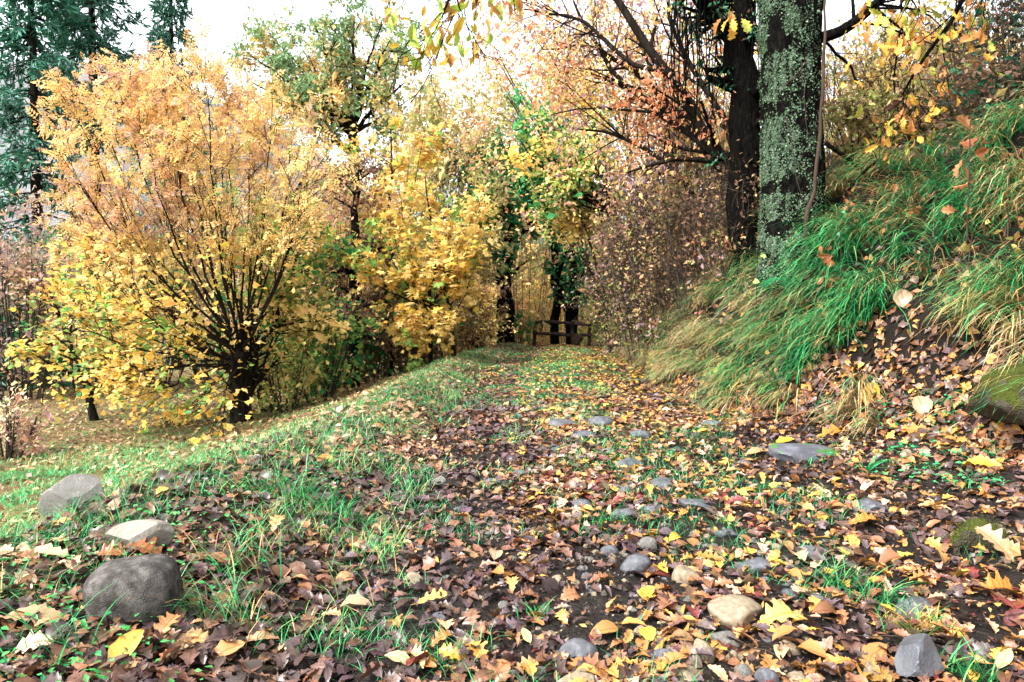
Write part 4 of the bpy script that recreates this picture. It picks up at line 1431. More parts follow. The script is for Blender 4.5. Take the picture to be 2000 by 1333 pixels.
def nrows(n, y0, y1, p=1.6):
    """distances, denser near the camera"""
    return y0 + (y1 - y0) * rng.uniform(0, 1, n) ** p


# long grass hanging down the bank
n = 30000
y = nrows(n, 4.0, 26, 1.6)
u = rng.uniform(.02, 1.0, n) ** 1.1 * np.interp(y, [4, 8, 12, 26], [2.6, 2.0, 1.25, .8])
x = xr(y) + u
# blades grow in bunches
cx, cy_ = np.floor(x * 3.6) + .5, np.floor(y * 3.6) + .5
jx, jy = _hash(cx.astype(int), cy_.astype(int), cx.astype(int) * 0, 5), _hash(cx.astype(int), cy_.astype(int), cx.astype(int) * 0, 9)
bu_ = rng.uniform(.35, .85, n)
x = (1 - bu_) * x + bu_ * (cx + jx - .5) / 3.6
y = (1 - bu_) * y + bu_ * (cy_ + jy - .5) / 3.6
jz = _hash(cx.astype(int), cy_.astype(int), cx.astype(int) * 0, 13)
u = x - xr(y)
pos = np.stack([x, y, H(x, y)], 1)
sx, sy = scr(pos)
m = noise(pos, 1.6, 41) + .12 * rng.uniform(0, 1, n)
bare = ((sx > 1690) & (sx < 1850) & (sy > 590) & (sy < 800)) | ((sx > 1850) & (sy > 430) & (sy < 560) & (y < 7))
kk = (m > .36) & (jz > .13) & ~bare & ~((y < 4.6) & (u < .3)) & (u > 0)
pos, y, u, m, jx, jy, jz = pos[kk], y[kk], u[kk], m[kk], jx[kk], jy[kk], jz[kk]
n = len(pos)
lean = np.stack([-1.0 + 1.1 * (jx - .5) + .4 * rng.normal(size=n), -.5 + 1.3 * (jy - .5) + .3 * rng.normal(size=n)], 1)
hh = rng.uniform(.32, .78, n) * np.interp(u, [0, .3, 2], [.55, 1, 1.1]) * np.interp(y, [6, 12], [1, .85])
g = Geo()
cg, cdry = pick(pos, GP, 1.6, .6), pick(pos, GPD, 1.4, .9, 4)
dry = (.45 * noise(pos, 1.5, 77) + .4 * jz + .5 * rng.uniform(0, 1, n) + np.interp(y, [6, 14], [-.04, .13])) > .64
blades(g, pos, hh, rng.uniform(.0035, .0125, n) * np.interp(y, [5, 25], [1, 2.0]), lean, rng.uniform(.5, 1.3, n), rng.uniform(2.0, 2.75, n), np.where(dry[:, None], cdry, cg), 4)
tag(g.obj('bank_grass', M_GRASS, smooth=False), 'long green and straw-coloured grass hanging down the bank', 'grass', kind='stuff')


def tussock(pos, n, L, rad, lean, label, pal=GP, th=(.6, 2.45), wd=.010, name='grass_tussock', spread=.45):
    pos = np.asarray(pos, float)
    q = pos + rng.normal(0, rad, (n, 3)) * np.array([1, 1, 0])
    q[:, 2] = np.minimum(H(q[:, 0], q[:, 1]), pos[2] + .3) - .01
    ln = np.array(lean)[None] + spread * rng.normal(size=(n, 2))
    g = Geo()
    blades(g, q, L * rng.uniform(.6, 1.35, n), wd * rng.uniform(.7, 1.3, n), ln, th[0] * rng.uniform(.3, 2.0, n), th[1] * rng.uniform(.8, 1.12, n), pick(q, pal, 4, 1.5), 5)
    o = g.obj(name, M_GRASS, smooth=False, origin=pos)
    return tag(o, label, 'grass tussock', None)


MIX = [((.02, .16, .05), .38), ((.05, .25, .08), .22), (STR, .22), ((.2, .1, .04), .18)]
DRY = [((.30, .18, .07), .5), (STR, .25), (EM, .25)]
DN = (-1.0, -.6)
for px, py, n, L, rad, pal, lab in (
    (1640, 560, 620, .80, .16, GP, 'big green tussock spilling down the middle of the bank'),
    (1690, 650, 420, .66, .12, GP, 'bright green tussock hanging lowest on the bank'),
    (1790, 420, 360, .55, .16, MIX, 'green tussock high on the bank beside the lichen trunk'),
    (1900, 470, 260, .55, .12, GP, 'green tussock above the bare soil of the bank'),
    (1790, 260, 420, .6, .15, DRY, 'straw-brown tussock drooping near the top of the bank'),
    (1880, 270, 320, .55, .12, MIX, 'green tussock on the bank top under the rust oak leaves'),
    (1975, 610, 380, .5, .16, MIX, 'tussock draped over the mossy boulder'),
    (1575, 740, 380, .5, .13, GP, 'green tussock at the foot of the bank over the leaves'),
    (1500, 690, 360, .52, .15, MIX, 'leaning green tussock below the lichen trunk'),
    (1430, 790, 240, .35, .12, GP, 'low spreading tussock where the bank meets the track'),
    (1950, 330, 320, .5, .14, MIX, 'tussock over the bare earth below the rust oak leaves'),
    (1985, 440, 300, .5, .14, DRY, 'brownish tussock at the outer edge above the bare bank'),
    (1660, 400, 240, .4, .10, MIX, 'tussock growing against the side of the lichen trunk'),
):
    tussock(hit(px, py - 45), n, L, rad, DN, lab, pal)

# short grass on the verge, track and meadow
g = Geo()
n = 41000
y = nrows(n, 1.5, 25, 1.7)
v = rng.uniform(-.15, 1.25, n)
x = xl(y) + (xv(y) - xl(y)) * v + rng.normal(0, .10, n)
pos = np.stack([x, y, H(x, y)], 1)
m = fbm(pos, 1.7, 61) - .5 * np.clip(.15 - v, 0, 1) + .18 * rng.uniform(0, 1, n) + .1 * np.clip(v, 0, 1)
kk = m > np.interp(y, [2, 5, 9, 20], [.61, .585, .575, .60])
pos, y = pos[kk], y[kk]
n = len(pos)
blades(g, pos, rng.uniform(.05, .19, n), rng.uniform(.003, .006, n) * np.interp(y, [2, 6, 25], [.8, 1.2, 3.2]), rng.normal(size=(n, 2)), rng.uniform(0, .8, n), rng.uniform(.8, 2.2, n),
       np.where((rng.uniform(0, 1, n) < .2)[:, None], pick(pos, GPD, 1, 1), pick(pos, GPV, 1.5, .8)), 3)
# clover and herb leaves
n = 9000
y = nrows(n, 1.6, 22, 1.6)
x = xl(y) + (xv(y) - xl(y)) * rng.uniform(.1, 1.1, n)
pos = np.stack([x, y, H(x, y) + rng.uniform(.01, .07, n)], 1)
kk = fbm(pos[:, :2], 1.3, 67) > .5
pos = pos[kk]
n = len(pos)
put(g, pos, unit(rng.normal(size=(n, 3)) * np.array([1, 1, .2])), Z + .35 * rng.normal(size=(n, 3)), rng.uniform(.015, .035, n), SIX, pick(pos, [((.04, .22, .05), .5), ((.08, .30, .08), .3), (EM, .2)], 2, 1))
tag(g.obj('verge_grass', M_GRASS, smooth=False), 'short green grass and clover covering the verge', 'grass', kind='stuff')

g = Geo()
n = 46000
y = nrows(n, 1.7, 24, 1.35)
t = rng.uniform(.05, 1, n)
x = xl(y) + (xr(y) - xl(y)) * t
pos = np.stack([x, y, H(x, y)], 1)
strip = np.exp(-((t - np.interp(y, [2, 6, 12, 20], [.42, .42, .42, .45])) / .2) ** 2) * np.interp(y, [2, 5, 9, 14, 22], [.03, .14, .30, .30, .10])
m = fbm(pos, 2.3, 71) + .1 * rng.uniform(0, 1, n) + strip
kk = m > .655
pos, y = pos[kk], y[kk]
n = len(pos)
blades(g, pos, rng.uniform(.04, .12, n), rng.uniform(.003, .005, n) * np.interp(y, [2, 6, 25], [.8, 1.2, 3]), rng.normal(size=(n, 2)), rng.uniform(0, .9, n), rng.uniform(.8, 2.0, n), pick(pos, GPV, 1.5, .8), 3)
tag(g.obj('track_grass', M_GRASS, smooth=False), 'patches of fine green grass growing along the middle of the track', 'grass', kind='stuff')

g = Geo()
n = 15000
y = nrows(n, 3.0, 24, 1.2)
w = rng.uniform(0, 1, n) ** 1.3 * np.interp(y, [3, 24], [5, 16])
x = xv(y) - w
pos = np.stack([x, y, H(x, y)], 1)
m = fbm(pos, .7, 81) + .2 * rng.uniform(0, 1, n) + np.interp(y, [4, 9, 11], [.25, .2, 0])
kk = m > .58
pos, y = pos[kk], y[kk]
n = len(pos)
blades(g, pos, rng.uniform(.04, .13, n), rng.uniform(.008, .014, n) * np.interp(y, [3, 24], [.6, 2]), rng.normal(size=(n, 2)), rng.uniform(0, .8, n), rng.uniform(.8, 2.0, n),
       np.where((noise(pos, .5, 83) + .5 * rng.uniform(0, 1, n) > .72)[:, None], pick(pos, GPD, 1, 1), pick(pos, [((.04, .22, .05), .5), ((.09, .33, .09), .5)], 1, .8)), 3)
c0 = hit(30, 950)
n = 15000
pos = c0 + rng.normal(0, 1, (n, 3)) * np.array([1.3, 1.6, 0])
pos = pos[pos[:, 0] < xv(pos[:, 1]) - .1]
pos[:, 2] = H(pos[:, 0], pos[:, 1])
pos = pos[noise(pos, 1.4, 85) + .2 * rng.uniform(0, 1, len(pos)) > .42]
n = len(pos)
blades(g, pos, rng.uniform(.04, .12, n), rng.uniform(.006, .011, n), rng.normal(size=(n, 2)), rng.uniform(0, .8, n), rng.uniform(.8, 2.0, n), pick(pos, [((.04, .24, .07), .5), ((.09, .36, .13), .4), (STR, .1)], 1, 1), 3)
tag(g.obj('meadow_grass', M_GRASS, smooth=False), 'short pale green and straw grass of the sunken meadow', 'grass', kind='stuff')

for px, py, n, L, rad, lab, pal in (
    (1640, 1150, 70, .16, .05, 'loose tuft of thin green blades among stones on the track', GP),
    (1720, 1190, 80, .15, .05, 'green tuft arching over leaves above the dark block', GP),
    (1790, 1230, 150, .10, .045, 'straw-tipped mossy tuft beside the dark block', [(STR, .4), ((.2, .26, .05), .4), (EM, .2)]),
    (1900, 1330, 90, .12, .04, 'green tuft at the corner next to the dark block', GP),
    (560, 985, 170, .26, .11, 'largest green grass clump on the verge', GP),
    (650, 1010, 110, .22, .09, 'green clump at the rim of the leaf-filled rut', GP),
    (470, 1110, 120, .2, .10, 'grass clump beyond the rounded grey boulder', MIX),
    (440, 1210, 110, .2, .08, 'thin grass clump beside the rounded grey boulder', MIX),
    (300, 1200, 40, .2, .06, 'few blades growing against the rounded grey boulder', MIX),
    (110, 1290, 40, .22, .07, 'broad-bladed grass at the lower corner of the verge', GP),
    (830, 760, 200, .3, .14, 'straw-green clump on the far verge under the young maple', MIX),
    (1490, 960, 60, .09, .05, 'small dark green tuft on the track below the flat slab', GP),
    (1180, 1020, 60, .08, .05, 'tiny tuft between cobbles in the middle of the track', GP),
    (1050, 1210, 40, .08, .04, 'small emerald tuft on the stony track', GP),
    (880, 1290, 36, .1, .03, 'slanting green blades between brown leaves on the track', GP),
):
    tussock(hit(px, py), n, L, rad, (rng.normal(0, .3), -.3), lab, pal, (.22, 1.5), .005, 'grass_tuft', spread=1.0)

# a broad-leaved grass plant at the bank foot
p0 = hit(1690, 925)
g = Geo()
for a in np.linspace(-2.6, .7, 9):
    L = rng.uniform(.16, .30)
    blades(g, p0[None] + .01 * rng.normal(size=(1, 3)), np.array([L]), np.array([.022]), np.array([[math.cos(a), math.sin(a) * .8 - .1]]), rng.uniform(.3, .7), rng.uniform(1.3, 2.0), np.array([[.03, .24, .08]]), 5)
tag(g.obj('broad_leaf_plant', M_GRASS, smooth=False, origin=p0), 'broad-bladed green plant beside the flat slab', 'plant')


# ------------------------------------------------------------------ fern at the trunk foot
def fern(base, n, L, label):
    g = Geo()
    for k in range(n):
        a = rng.uniform(-math.pi, 0)
        dr = np.array([math.cos(a), math.sin(a) * .6, 0])
        P = np.stack([base + dr * L * t + Z * L * (.35 * t - .8 * t * t) for t in np.linspace(0, 1, 26)])
        tubes(g, P[None], np.linspace(.003, .001, 26)[None], 3, C=(.05, .2, .06))
        T = unit(np.gradient(P, axis=0))
        sd_ = unit(np.cross(T, Z))
        for s in (-1, 1):
            put(g, P[2:], sd_[2:] * s + .3 * T[2:], np.cross(sd_[2:], T[2:]) + .2 * Z, L * .22 * np.sin(np.linspace(.7, 3.0, 24)) + .008, FPIN, np.tile([[.02, .17, .06]], (24, 1)))
    return tag(g.obj('fern', M_GRASS, smooth=False, origin=base), label, 'fern')


fern(at(1525, 545, 7.6), 7, .32, 'bright green fern fronds growing at the lichen trunk foot')
fern(at(1518, 590, 7.4), 4, .22, 'smaller fern just below the fern on the lichen trunk')


# rust-leaved oak saplings and leafy sprigs on the bank
def sprig(px, py, d, n, size, T, cols, label, spread=.25, name='oak_sapling', cat='sapling', mat=M_BIGLEAF, hgt=.35):
    top = at(px, py, d)
    gx, gy = top[0] + .05, top[1] + .1
    root = np.array([gx, gy, float(H(gx, gy))])
    if root[2] > top[2] - .05:
        root[2] = top[2] - .2
    o = empty(name, root, label, cat)
    g = Geo()
    P = curve([root, root * .5 + top * .5 + rng.normal(0, .03, 3), top], 8)
    tubes(g, P[None], np.linspace(.009, .004, 8)[None], 5)
    p1, r1 = grow(P[None], np.linspace(.009, .004, 8)[None], 7, spread, 55, t=(.35, 1), rmin=.002)
    tubes(g, p1, r1, 4)
    g.obj('stem', M_BARKG, o, origin=root)
    ms = leaf_meshes(T, cols, 'sprig_leaf', mat)
    tips = p1[:, 1:].reshape(-1, 3)
    for k in range(n):
        p = tips[rng.integers(len(tips))] + rng.normal(0, .015, 3)
        single('leaf', ms[rng.integers(len(ms))], p, unit(rng.normal(size=3) * .7 - .6 * Z), rng.normal(size=3) * .7 + np.array([0, -.5, .5]), size * rng.uniform(.7, 1.2), o, root)


RUST = [(.36, .13, .05), (.28, .09, .035), (.42, .19, .08)]
sprig(1612, 490, 6.9, 16, .12, OAK, RUST, 'oak seedling with rust-brown leaves below the lichen trunk')
sprig(1895, 235, 5.6, 9, .15, OAK, RUST, 'hanging cluster of large rust oak leaves near the bank top')
sprig(1660, 385, 7.3, 12, .10, OAK, RUST, 'rust oak leaves caught by the grass beside the trunk')
sprig(1770, 395, 6.8, 10, .10, OAK, RUST, 'row of rust leaves over the tussock high on the bank')
sprig(1900, 455, 5.4, 6, .09, OVATE, [(.38, .28, .14), (.3, .25, .08)], 'curled cream leaves on a twig over the bare bank')
sprig(1545, 445, 7.4, 14, .055, OVATE, [(.20, .30, .22), (.08, .25, .08), (.4, .42, .15)], 'pale green bramble sprig in front of the lichen trunk', name='bramble_sprig')
sprig(1480, 505, 7.8, 8, .08, OVATE, [(.30, .40, .12), (.12, .32, .1)], 'light green leafy sprig on the bank left of the lichen trunk'.replace(' left of', ' before'), name='leafy_sprig')
sprig(1640, 440, 6.8, 10, .06, OVATE, [(.06, .25, .10), (.1, .3, .12)], 'small green-leaved bramble sprig on the bank grass', name='bramble_sprig')
sprig(1970, 410, 5.2, 10, .06, OVATE, [(.6, .45, .14), (.4, .4, .1)], 'yellow-leaved sprig on the outer slope', name='leafy_sprig')

# moss cushions on the two mossy rocks
for rk, n in ((mb, 9000), (ms_, 2500)):
    me = rk.data
    co = np.empty(len(me.vertices) * 3)
    me.vertices.foreach_get('co', co)
    no = np.empty(len(me.vertices) * 3)
    me.vertices.foreach_get('normal', no)
    co, no = co.reshape(-1, 3), no.reshape(-1, 3)
    k = rng.integers(0, len(co), n)
    k = k[(no[k, 2] > -.2) & (fbm(co[k], 9, 5) > .42)]
    n = len(k)
    g = Geo()
    put(g, co[k] + rng.normal(0, .012, (n, 3)) - no[k] * .004, no[k] + .6 * rng.normal(size=(n, 3)), rng.normal(size=(n, 3)), rng.uniform(.008, .022, n), FPIN,
        pick(co[k], [((.03, .035, .005), .4), ((.07, .085, .01), .4), ((.12, .14, .02), .2)], 8, 1))
    g.obj('moss', M_GRASS, rk, smooth=False)['kind'] = 'stuff'

# small green herbs at the bank foot
g = Geo()
n = 1500
px_, py_ = rng.uniform(1600, 1990, n), rng.uniform(770, 960, n)
P = np.array([hit(a, b_) for a, b_ in zip(px_[:260], py_[:260])])
P = np.repeat(P, 4, 0) + rng.normal(0, .03, (260 * 4, 3)) * np.array([1, 1, .3]) + np.array([0, 0, .03])
kk = fbm(P[:, :2], 3, 91) > .48
P = P[kk]
put(g, P, unit(rng.normal(size=P.shape) * np.array([1, 1, .2])), Z + .4 * rng.normal(size=P.shape), rng.uniform(.02, .05, len(P)), SIX, pick(P, [((.03, .25, .08), .6), ((.06, .32, .12), .4)], 2, 1))
tag(g.obj('ground_herbs', M_GRASS, smooth=False), 'small round green herb leaves between fallen leaves at the bank foot', 'herbs', kind='stuff')

# ------------------------------------------------------------------ fallen leaves
LB = [((.045, .026, .028), .30), ((.075, .046, .052), .16), ((.085, .047, .038), .24), ((.14, .065, .035), .18), ((.24, .12, .055), .12)]
LM = [((.05, .028, .024), .18), ((.085, .056, .058), .12), ((.13, .06, .032), .18), ((.27, .125, .045), .20), ((.42, .225, .045), .13), ((.30, .195, .135), .13), ((.10, .02, .018), .06)]
LY = [((.46, .29, .045), .30), ((.32, .16, .05), .28), ((.11, .06, .035), .30), ((.46, .33, .12), .12)]
LF = [((.26, .165, .08), .35), ((.15, .085, .045), .45), ((.36, .26, .13), .2)]


def lay(geo, x, y, size, T, pal, lift=.02, tilt=.32, freq=1.5, mixr=1.2, minz=.006):
    n = len(x)
    if n == 0:
        return
    nr = gnorm(x, y)
    pos = np.stack([x, y, H(x, y) + minz + lift * rng.uniform(0, 1, n) ** 1.5], 1)
    ax = rng.normal(size=(n, 3))
    nr = nr + tilt * rng.normal(size=(n, 3))
    ax = ax - unit(nr) * (ax * unit(nr)).sum(1, keepdims=True)
    pos = pos - unit(ax) * (size / 2)[:, None]
    put(geo, pos, ax, nr, size, T, pick(pos, pal, freq, mixr, 3, .28), .07, .28)


litter = None
g = Geo()


def region(n, y0, y1, p, f0, f1):
    y = nrows(n, y0, y1, p)
    t = rng.uniform(f0, f1, n)
    return xl(y) + (xr(y) - xl(y)) * t, y, t


def near_far(x, y, T, TM, pal, s0, s1, lift=.02):
    for sel, tt in ((y < 2.75, T), (y >= 2.75, TM)):
        lay(g, x[sel], y[sel], rng.uniform(s0, s1, int(sel.sum())), tt, pal, lift)


SETS = ((OAK, OAKM, .40), (CHEST, OVAM, .14), (OVATE, OVAM, .2), (ELLI, OVAM, .26))
# near track: leaves with proper outlines
for T, TM, share in SETS:
    for pal, f0, f1, n in ((LB, -.15, .40, 4200), (LM, .2, 1.15, 8000)):
        if pal is LB:
            share = {.40: .62, .14: .2, .2: .1, .26: .08}[share]
        x, y, t = region(int(n * share), 1.55, 6.6, 1.25, f0, f1)
        sx, sy = scr(np.stack([x, y, x * 0], 1))
        open_ = (noise(np.stack([x, y], 1), 3.0, 101) > .50) & (sx > 1020) & (sx < 1560) & (sy > 1020) & (rng.uniform(0, 1, len(x)) < .85)      # bare gravel patches
        x, y = x[~open_], y[~open_]
        near_far(x, y, T, TM, pal, .028, .098, .026)
# torn bits and small leaves
for x0, n in ((0, 9000), (1, 4000)):
    x, y, t = region(n, 1.55, 7, 1.3, -.1 if x0 == 0 else -1.0, 1.1 if x0 == 0 else 0)
    lay(g, x, y, rng.uniform(.012, .04, n), SIX, [((.035, .02, .018), .45), ((.09, .045, .028), .3), ((.22, .11, .04), .18), ((.36, .24, .1), .07)], .02, .5)
# verge, near
for T, TM, share in SETS:
    n = int(4200 * {.40: .6, .14: .2, .2: .12, .26: .08}[share])
    y = nrows(n, 1.5, 7, 1.2)
    v = rng.uniform(-.05, 1.1, n)
    x = xl(y) + (xv(y) - xl(y)) * v
    near_far(x, y, T, TM, [((.05, .03, .025), .4), ((.12, .06, .035), .3), ((.24, .11, .05), .2), ((.36, .24, .15), .1)], .04, .105, .04)
# farther track
for T, y0, y1, n in ((SIX, 6.4, 10, 9000), (SIX, 9.8, 26.5, 17000)):
    x, y, t = region(n, y0, y1, 1.15, -.12, 1.12)
    off = (np.abs(t - .42) < .2) & (fbm(np.stack([x, y, x * 0], 1), 2.3, 71) > .5) & (y < 18) & (rng.uniform(0, 1, n) < .6)
    x, y, t = x[~off], y[~off], t[~off]
    fy = np.clip((y - 9) / 7, 0, 1)
    rut = (t < .28)
    isy = (rng.uniform(0, 1, len(x)) < fy * .75) & ~rut
    rut &= rng.uniform(0, 1, len(x)) > np.interp(y, [8, 13], [0, .85])
    for sel, pal in ((rut, LB), (isy & ~rut, LY), (~rut & ~isy, LM)):
        lay(g, x[sel], y[sel], rng.uniform(.055, .115, int(sel.sum())), T, pal, .03)
# far verge
n = 6000
y = nrows(n, 6.5, 25, 1.2)
x = xl(y) + (xv(y) - xl(y)) * rng.uniform(0, 1.2, n)
lay(g, x, y, rng.uniform(.06, .12, n), SIX, [((.09, .05, .035), .4), ((.22, .11, .05), .35), ((.34, .22, .13), .25)], .07)
# meadow
n = 20000
y = nrows(n, 4, 26, 1.0)
x = xv(y) - rng.uniform(0.05, 1, n) ** 1.2 * np.interp(y, [3, 26], [5, 17])
kk = rng.uniform(0, 1, n) < np.interp(y + .3 * (x + 5), [5, 10], [.25, 1])
x, y = x[kk], y[kk]
n = len(x)
lay(g, x, y, rng.uniform(.06, .11, n), DIA, LF, .05, .4)
# bank face
y = rng.uniform(3.4, 10, 2600)
u = rng.uniform(0, 2.8, 2600)
lay(g, xr(y) + u, y, rng.uniform(.05, .11, 2600), SIX, [((.07, .035, .024), .45), ((.17, .075, .032), .35), ((.32, .17, .05), .2)], .05, .5)
# bank foot and bank
for T, y0, y1, n, s in ((OAKM, 3.2, 7.5, 1100, .1), (OVAM, 3.2, 7.5, 350, .09), (SIX, 7, 24, 2600, .1)):
    y = rng.uniform(y0, y1, n)
    u = rng.uniform(-.25, 1.3, n) * rng.uniform(0, 1, n)
    x = xr(y) + u
    lay(g, x, y, s * rng.uniform(.6, 1.2, n), T, [((.07, .035, .025), .42), ((.17, .07, .03), .33), ((.34, .17, .04), .17), ((.30, .2, .11), .08)], .04, .4)
litter = g.obj('leaf_litter', M_LITTER, uv=True)
tag(litter, 'wet brown orange and yellow fallen leaves carpeting the track and verge', 'fallen leaves', kind='stuff')

# the leaves that show largest: pieces of the litter, one object each
palette = [(.055, .03, .026), (.10, .05, .036), (.16, .07, .032), (.29, .13, .038), (.38, .19, .045), (.50, .29, .045), (.42, .28, .15), (.12, .022, .022)]
pw = np.array([.13, .13, .16, .22, .14, .11, .08, .03])
LMESH = {}
for nm, T in (('oak', OAKH), ('chest', CHEST), ('ovate', OVATE), ('elli', ELLI)):
    for ci, c in enumerate(palette):
        for ti, t in enumerate(T):
            gg = Geo()
            gg.add(t[0], t[1], np.array(c) * np.ones((len(t[0]), 1)), t[2])
            LMESH[nm, ci, ti] = gg.mesh('fallen_leaf', M_LITTER, True, uv=True)
cnt = 0
while cnt < 285:
    px, py = rng.uniform(20, 1980), 1333 - 330 * rng.uniform(0, 1) ** 1.4
    p = hit(px, py)
    nm = ('oak', 'oak', 'oak', 'chest', 'ovate', 'elli')[rng.integers(6)]
    ci = int(rng.choice(len(palette), p=pw))
    if px < 800:
        ci = int(rng.choice([0, 0, 1, 1, 2, 3, 6]))
    nr = gnorm(np.array([p[0]]), np.array([p[1]]))[0] + .25 * rng.normal(size=3)
    a = rng.normal(size=3)
    a = a - unit(nr) * (a @ unit(nr))
    sz = rng.uniform(.06, .115)
    single('fallen_leaf', LMESH[nm, ci, int(rng.integers(len(OAK) if nm != 'elli' else len(ELLI)))], p + Z * rng.uniform(.018, .035) - unit(a) * sz / 2, a, nr, sz, litter)
    cnt += 1

# the leaves one would point at
YEL, CREAM, ORG, RST, PALE = (.46, .28, .035), (.30, .215, .13), (.36, .16, .032), (.24, .085, .028), (.32, .20, .10)
for px, py, T, ti, col, spx, ang, stand, lab in (
    (1972, 1105, OAK, 0, PALE, 100, 1.9, 1.0, 'pale oak leaf standing upright beside the low mossy stone'),
    (1945, 1165, OAK, 1, ORG, 100, .2, .2, 'large orange oak leaf lying in front of the upright pale oak leaf'),
    (1700, 790, OVATE, 0, YEL, 70, 1.2, .7, 'bright yellow leaf propped up at the foot of the bank'),
    (1806, 812, OVATE, 1, CREAM, 56, 1.6, .8, 'cream round leaf hanging on the leaf slope below the bare soil'),
    (1765, 600, OVATE, 2, CREAM, 55, 1.5, .9, 'cream leaf caught upright in the grass of the bank'),
    (1620, 855, OAK, 2, ORG, 90, .15, .2, 'golden-brown oak leaf at the tip of the hanging tussock'),
    (1530, 870, OVATE, 3, YEL, 45, .2, .3, 'small yellow leaf next to the end of the flat slab'),
    (1480, 892, ELLI, 0, PALE, 75, .1, .2, 'pale tan leaf lying flat before the flat slab'),
    (1800, 850, OAK, 3, ORG, 70, 2.4, .3, 'orange oak leaf above the green herbs at the bank foot'),
    (1960, 850, OAK, 4, ORG, 80, .5, .3, 'orange oak leaf below the mossy boulder'),
    (1930, 920, CHEST, 1, YEL, 80, 2.3, .4, 'yellow leaf slanting in front of the mossy boulder'),
    (1680, 1030, OAK, 0, ORG, 75, .2, .3, 'orange-brown oak leaf near green herbs on the track edge'),
    (1515, 1220, OAK, 2, (.70, .50, .13), 110, .5, .15, 'biggest pale yellow leaf on the stony part of the track'),
    (1295, 1125, OAK, 1, YEL, 45, 1.9, .3, 'bright yellow lobed leaf between the cobbles'),
    (1385, 1105, OAK, 3, ORG, 60, 2.2, .3, 'orange oak leaf leaning on a pale cobble'),
    (1265, 1255, OVATE, 2, YEL, 55, 1.8, .25, 'yellow leaf next to the dark cobbles at the lower edge'),
    (968, 1095, OVATE, 4, CREAM, 45, 1.5, .3, 'round pale pink-cream leaf in the middle of the track'),
    (690, 1200, OVATE, 1, CREAM, 80, .3, .15, 'cream white leaf at the edge of the brown leaves'),
    (630, 905, ELLI, 1, ORG, 50, .1, .3, 'orange leaf lying on the grass of the verge'),
    (735, 838, ELLI, 2, ORG, 40, 0, .25, 'small orange leaf on the verge near the rut'),
    (240, 1300, OVATE, 0, (.62, .38, .06), 110, 1.5, .55, 'golden spotted leaf standing below the rounded grey boulder'),
    (55, 1222, CHEST, 2, PALE, 150, .05, .1, 'large pale veined leaf beside the rounded grey boulder'),
    (70, 1098, CHEST, 3, (.6, .40, .22), 150, .1, .1, 'long tan leaf lying flat behind the rounded grey boulder'),
    (270, 1085, OAK, 4, RST, 90, .0, .2, 'rust oak leaf just behind the rounded grey boulder'),
    (195, 1100, OAK, 1, RST, 70, .4, .5, 'reddish-brown oak leaf propped against the rounded grey boulder'),
    (365, 1265, OAK, 3, (.55, .27, .1), 80, .1, .3, 'tan oak leaf in front of the rounded grey boulder'),
    (310, 1260, OAK, 0, (.38, .18, .07), 90, 1.4, .6, 'brown oak leaf standing next to the golden spotted leaf'),
    (440, 1290, OVATE, 3, (.55, .26, .1), 75, .8, .3, 'orange-tan leaf at the lower edge of the verge'),
    (505, 1265, CHEST, 0, (.62, .36, .2), 85, .6, .2, 'pinkish ribbed leaf at the lower edge of the verge'),
    (535, 1045, OAK, 2, (.48, .22, .08), 50, 1.5, .8, 'orange-brown oak leaf standing in the verge grass'),
    (315, 975, OVATE, 1, (.68, .42, .08), 34, 1.4, .5, 'little yellow leaf on the verge above the pale wedge stone'),
    (118, 1035, OVATE, 2, (.55, .34, .1), 40, .5, .4, 'yellow-brown leaf below the angular rock'),
    (1030, 1265, ELLI, 3, (.40, .42, .16), 55, 1.8, .4, 'greenish-yellow leaf beside the big cobble'),
    (1000, 1160, OAK, 4, (.62, .33, .1), 48, 1.6, .5, 'small pointed orange leaf on bare soil of the track'),
    (840, 1185, OAK, 3, (.64, .42, .12), 75, .6, .2, 'long yellow serrated leaf across the brown rut leaves'),
):
    p = hit(px, py)
    sz = spx / F * p[1] * .9
    stand *= .7
    gg = Geo()
    t = (OAKH if T is OAK else T)[ti % len(T)]
    gg.add(t[0], t[1], np.array(col) * (.68 if max(col) > .5 else .82) * np.ones((len(t[0]), 1)), t[2])
    me = gg.mesh('fallen_leaf', M_LITTER, True, uv=True)
    gn = gnorm(np.array([p[0]]), np.array([p[1]]))[0]
    flat_ax = np.array([math.cos(ang), math.sin(ang), 0])
    up_ax = np.array([math.cos(ang), 0, math.sin(ang)])
    ax = unit(flat_ax * (1 - stand) + up_ax * stand)
    nr = unit(gn * (1 - .8 * stand) + np.array([0, -1, .3]) * stand)
    ax = ax - nr * (ax @ nr)
    lo = sz * .5 * (1 - stand)
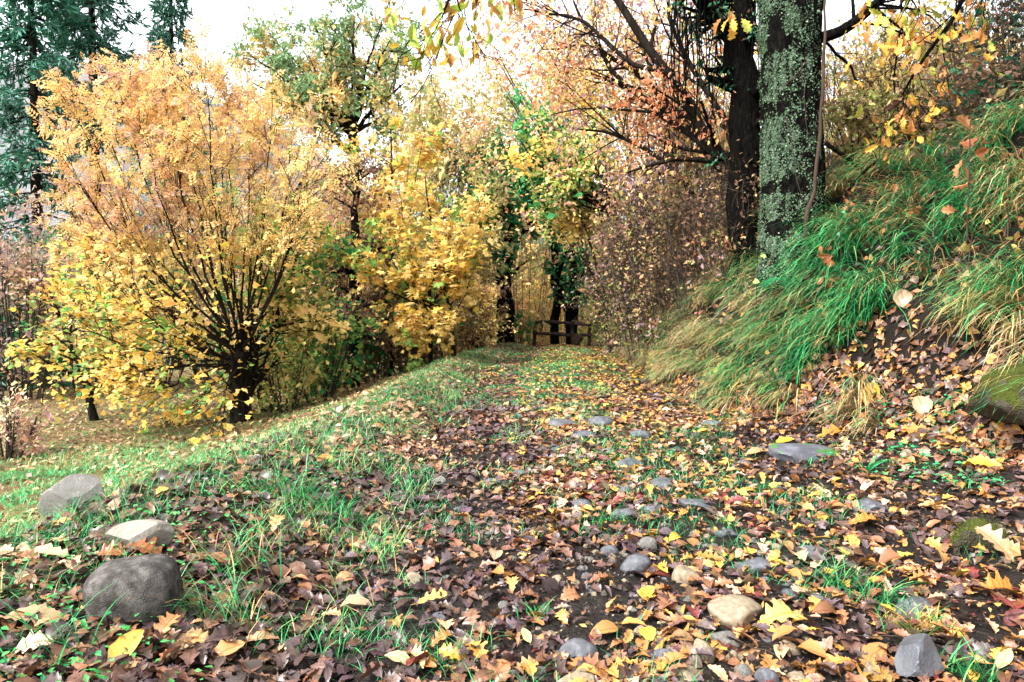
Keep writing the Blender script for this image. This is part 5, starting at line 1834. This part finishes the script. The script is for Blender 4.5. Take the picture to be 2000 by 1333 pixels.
    o = single('fallen_leaf', me, p + Z * (.03 + .01 * stand) - unit(ax) * lo, ax, nr, sz)
    tag(o, lab, 'leaf', 'distinct fallen leaves')

# ------------------------------------------------------------------ gravel and twigs on the bare soil
bm = bmesh.new()
bmesh.ops.create_cube(bm, size=.75)
iv = np.array([v.co[:] for v in bm.verts])
if_ = np.array([[v.index for v in f.verts] for f in bm.faces])
bm.free()
CR = [(iv * (1 + .35 * np.random.default_rng(k).normal(size=(len(iv), 1))) * np.array([1, .8, .6]), [if_], np.full((len(iv), 2), .5)) for k in range(5)]
n = 6000
y = nrows(n, 1.6, 5, 1.8)
t = rng.uniform(.12, 1.0, n)
x = xl(y) + (xr(y) - xl(y)) * t
kk = noise(np.stack([x, y], 1), 3.0, 101) + .2 * rng.uniform(0, 1, n) > .60
x, y = x[kk], y[kk]
n = len(x)
pos = np.stack([x, y, H(x, y) + .002], 1)
g = Geo()
put(g, pos, rng.normal(size=(n, 3)), Z + .3 * rng.normal(size=(n, 3)), .006 + .02 * rng.uniform(0, 1, n) ** 3, CR, pick(pos, [((.02, .014, .01), .5), ((.06, .05, .04), .25), ((.14, .11, .08), .25)], 3, 2))
tag(g.obj('gravel', leaf_mat('gravel', 0, .6), smooth=False), 'fine gravel and soil crumbs on the bare patches of the track', 'gravel', kind='stuff')
g = Geo()
for k in range(260):
    yy = float(nrows(1, 1.7, 9, 1.4)[0])
    xx = float(rng.uniform(xv(yy), xr(yy) + .3))
    a, L = rng.uniform(0, math.pi), rng.uniform(.05, .28)
    q = np.array([(xx + math.cos(a) * L * (f - .5) + rng.normal(0, .006), yy + math.sin(a) * L * (f - .5) + rng.normal(0, .006)) for f in np.linspace(0, 1, 5)])
    P = np.concatenate([q, (H(q[:, 0], q[:, 1]) + .025 + rng.uniform(0, .015))[:, None]], 1)
    tubes(g, P[None], np.linspace(1, .6, 5)[None] * rng.uniform(.0015, .004), 3)
tag(g.obj('twig_litter', M_BARKG), 'thin dead twigs and straws strewn among the fallen leaves', 'twigs', kind='stuff')
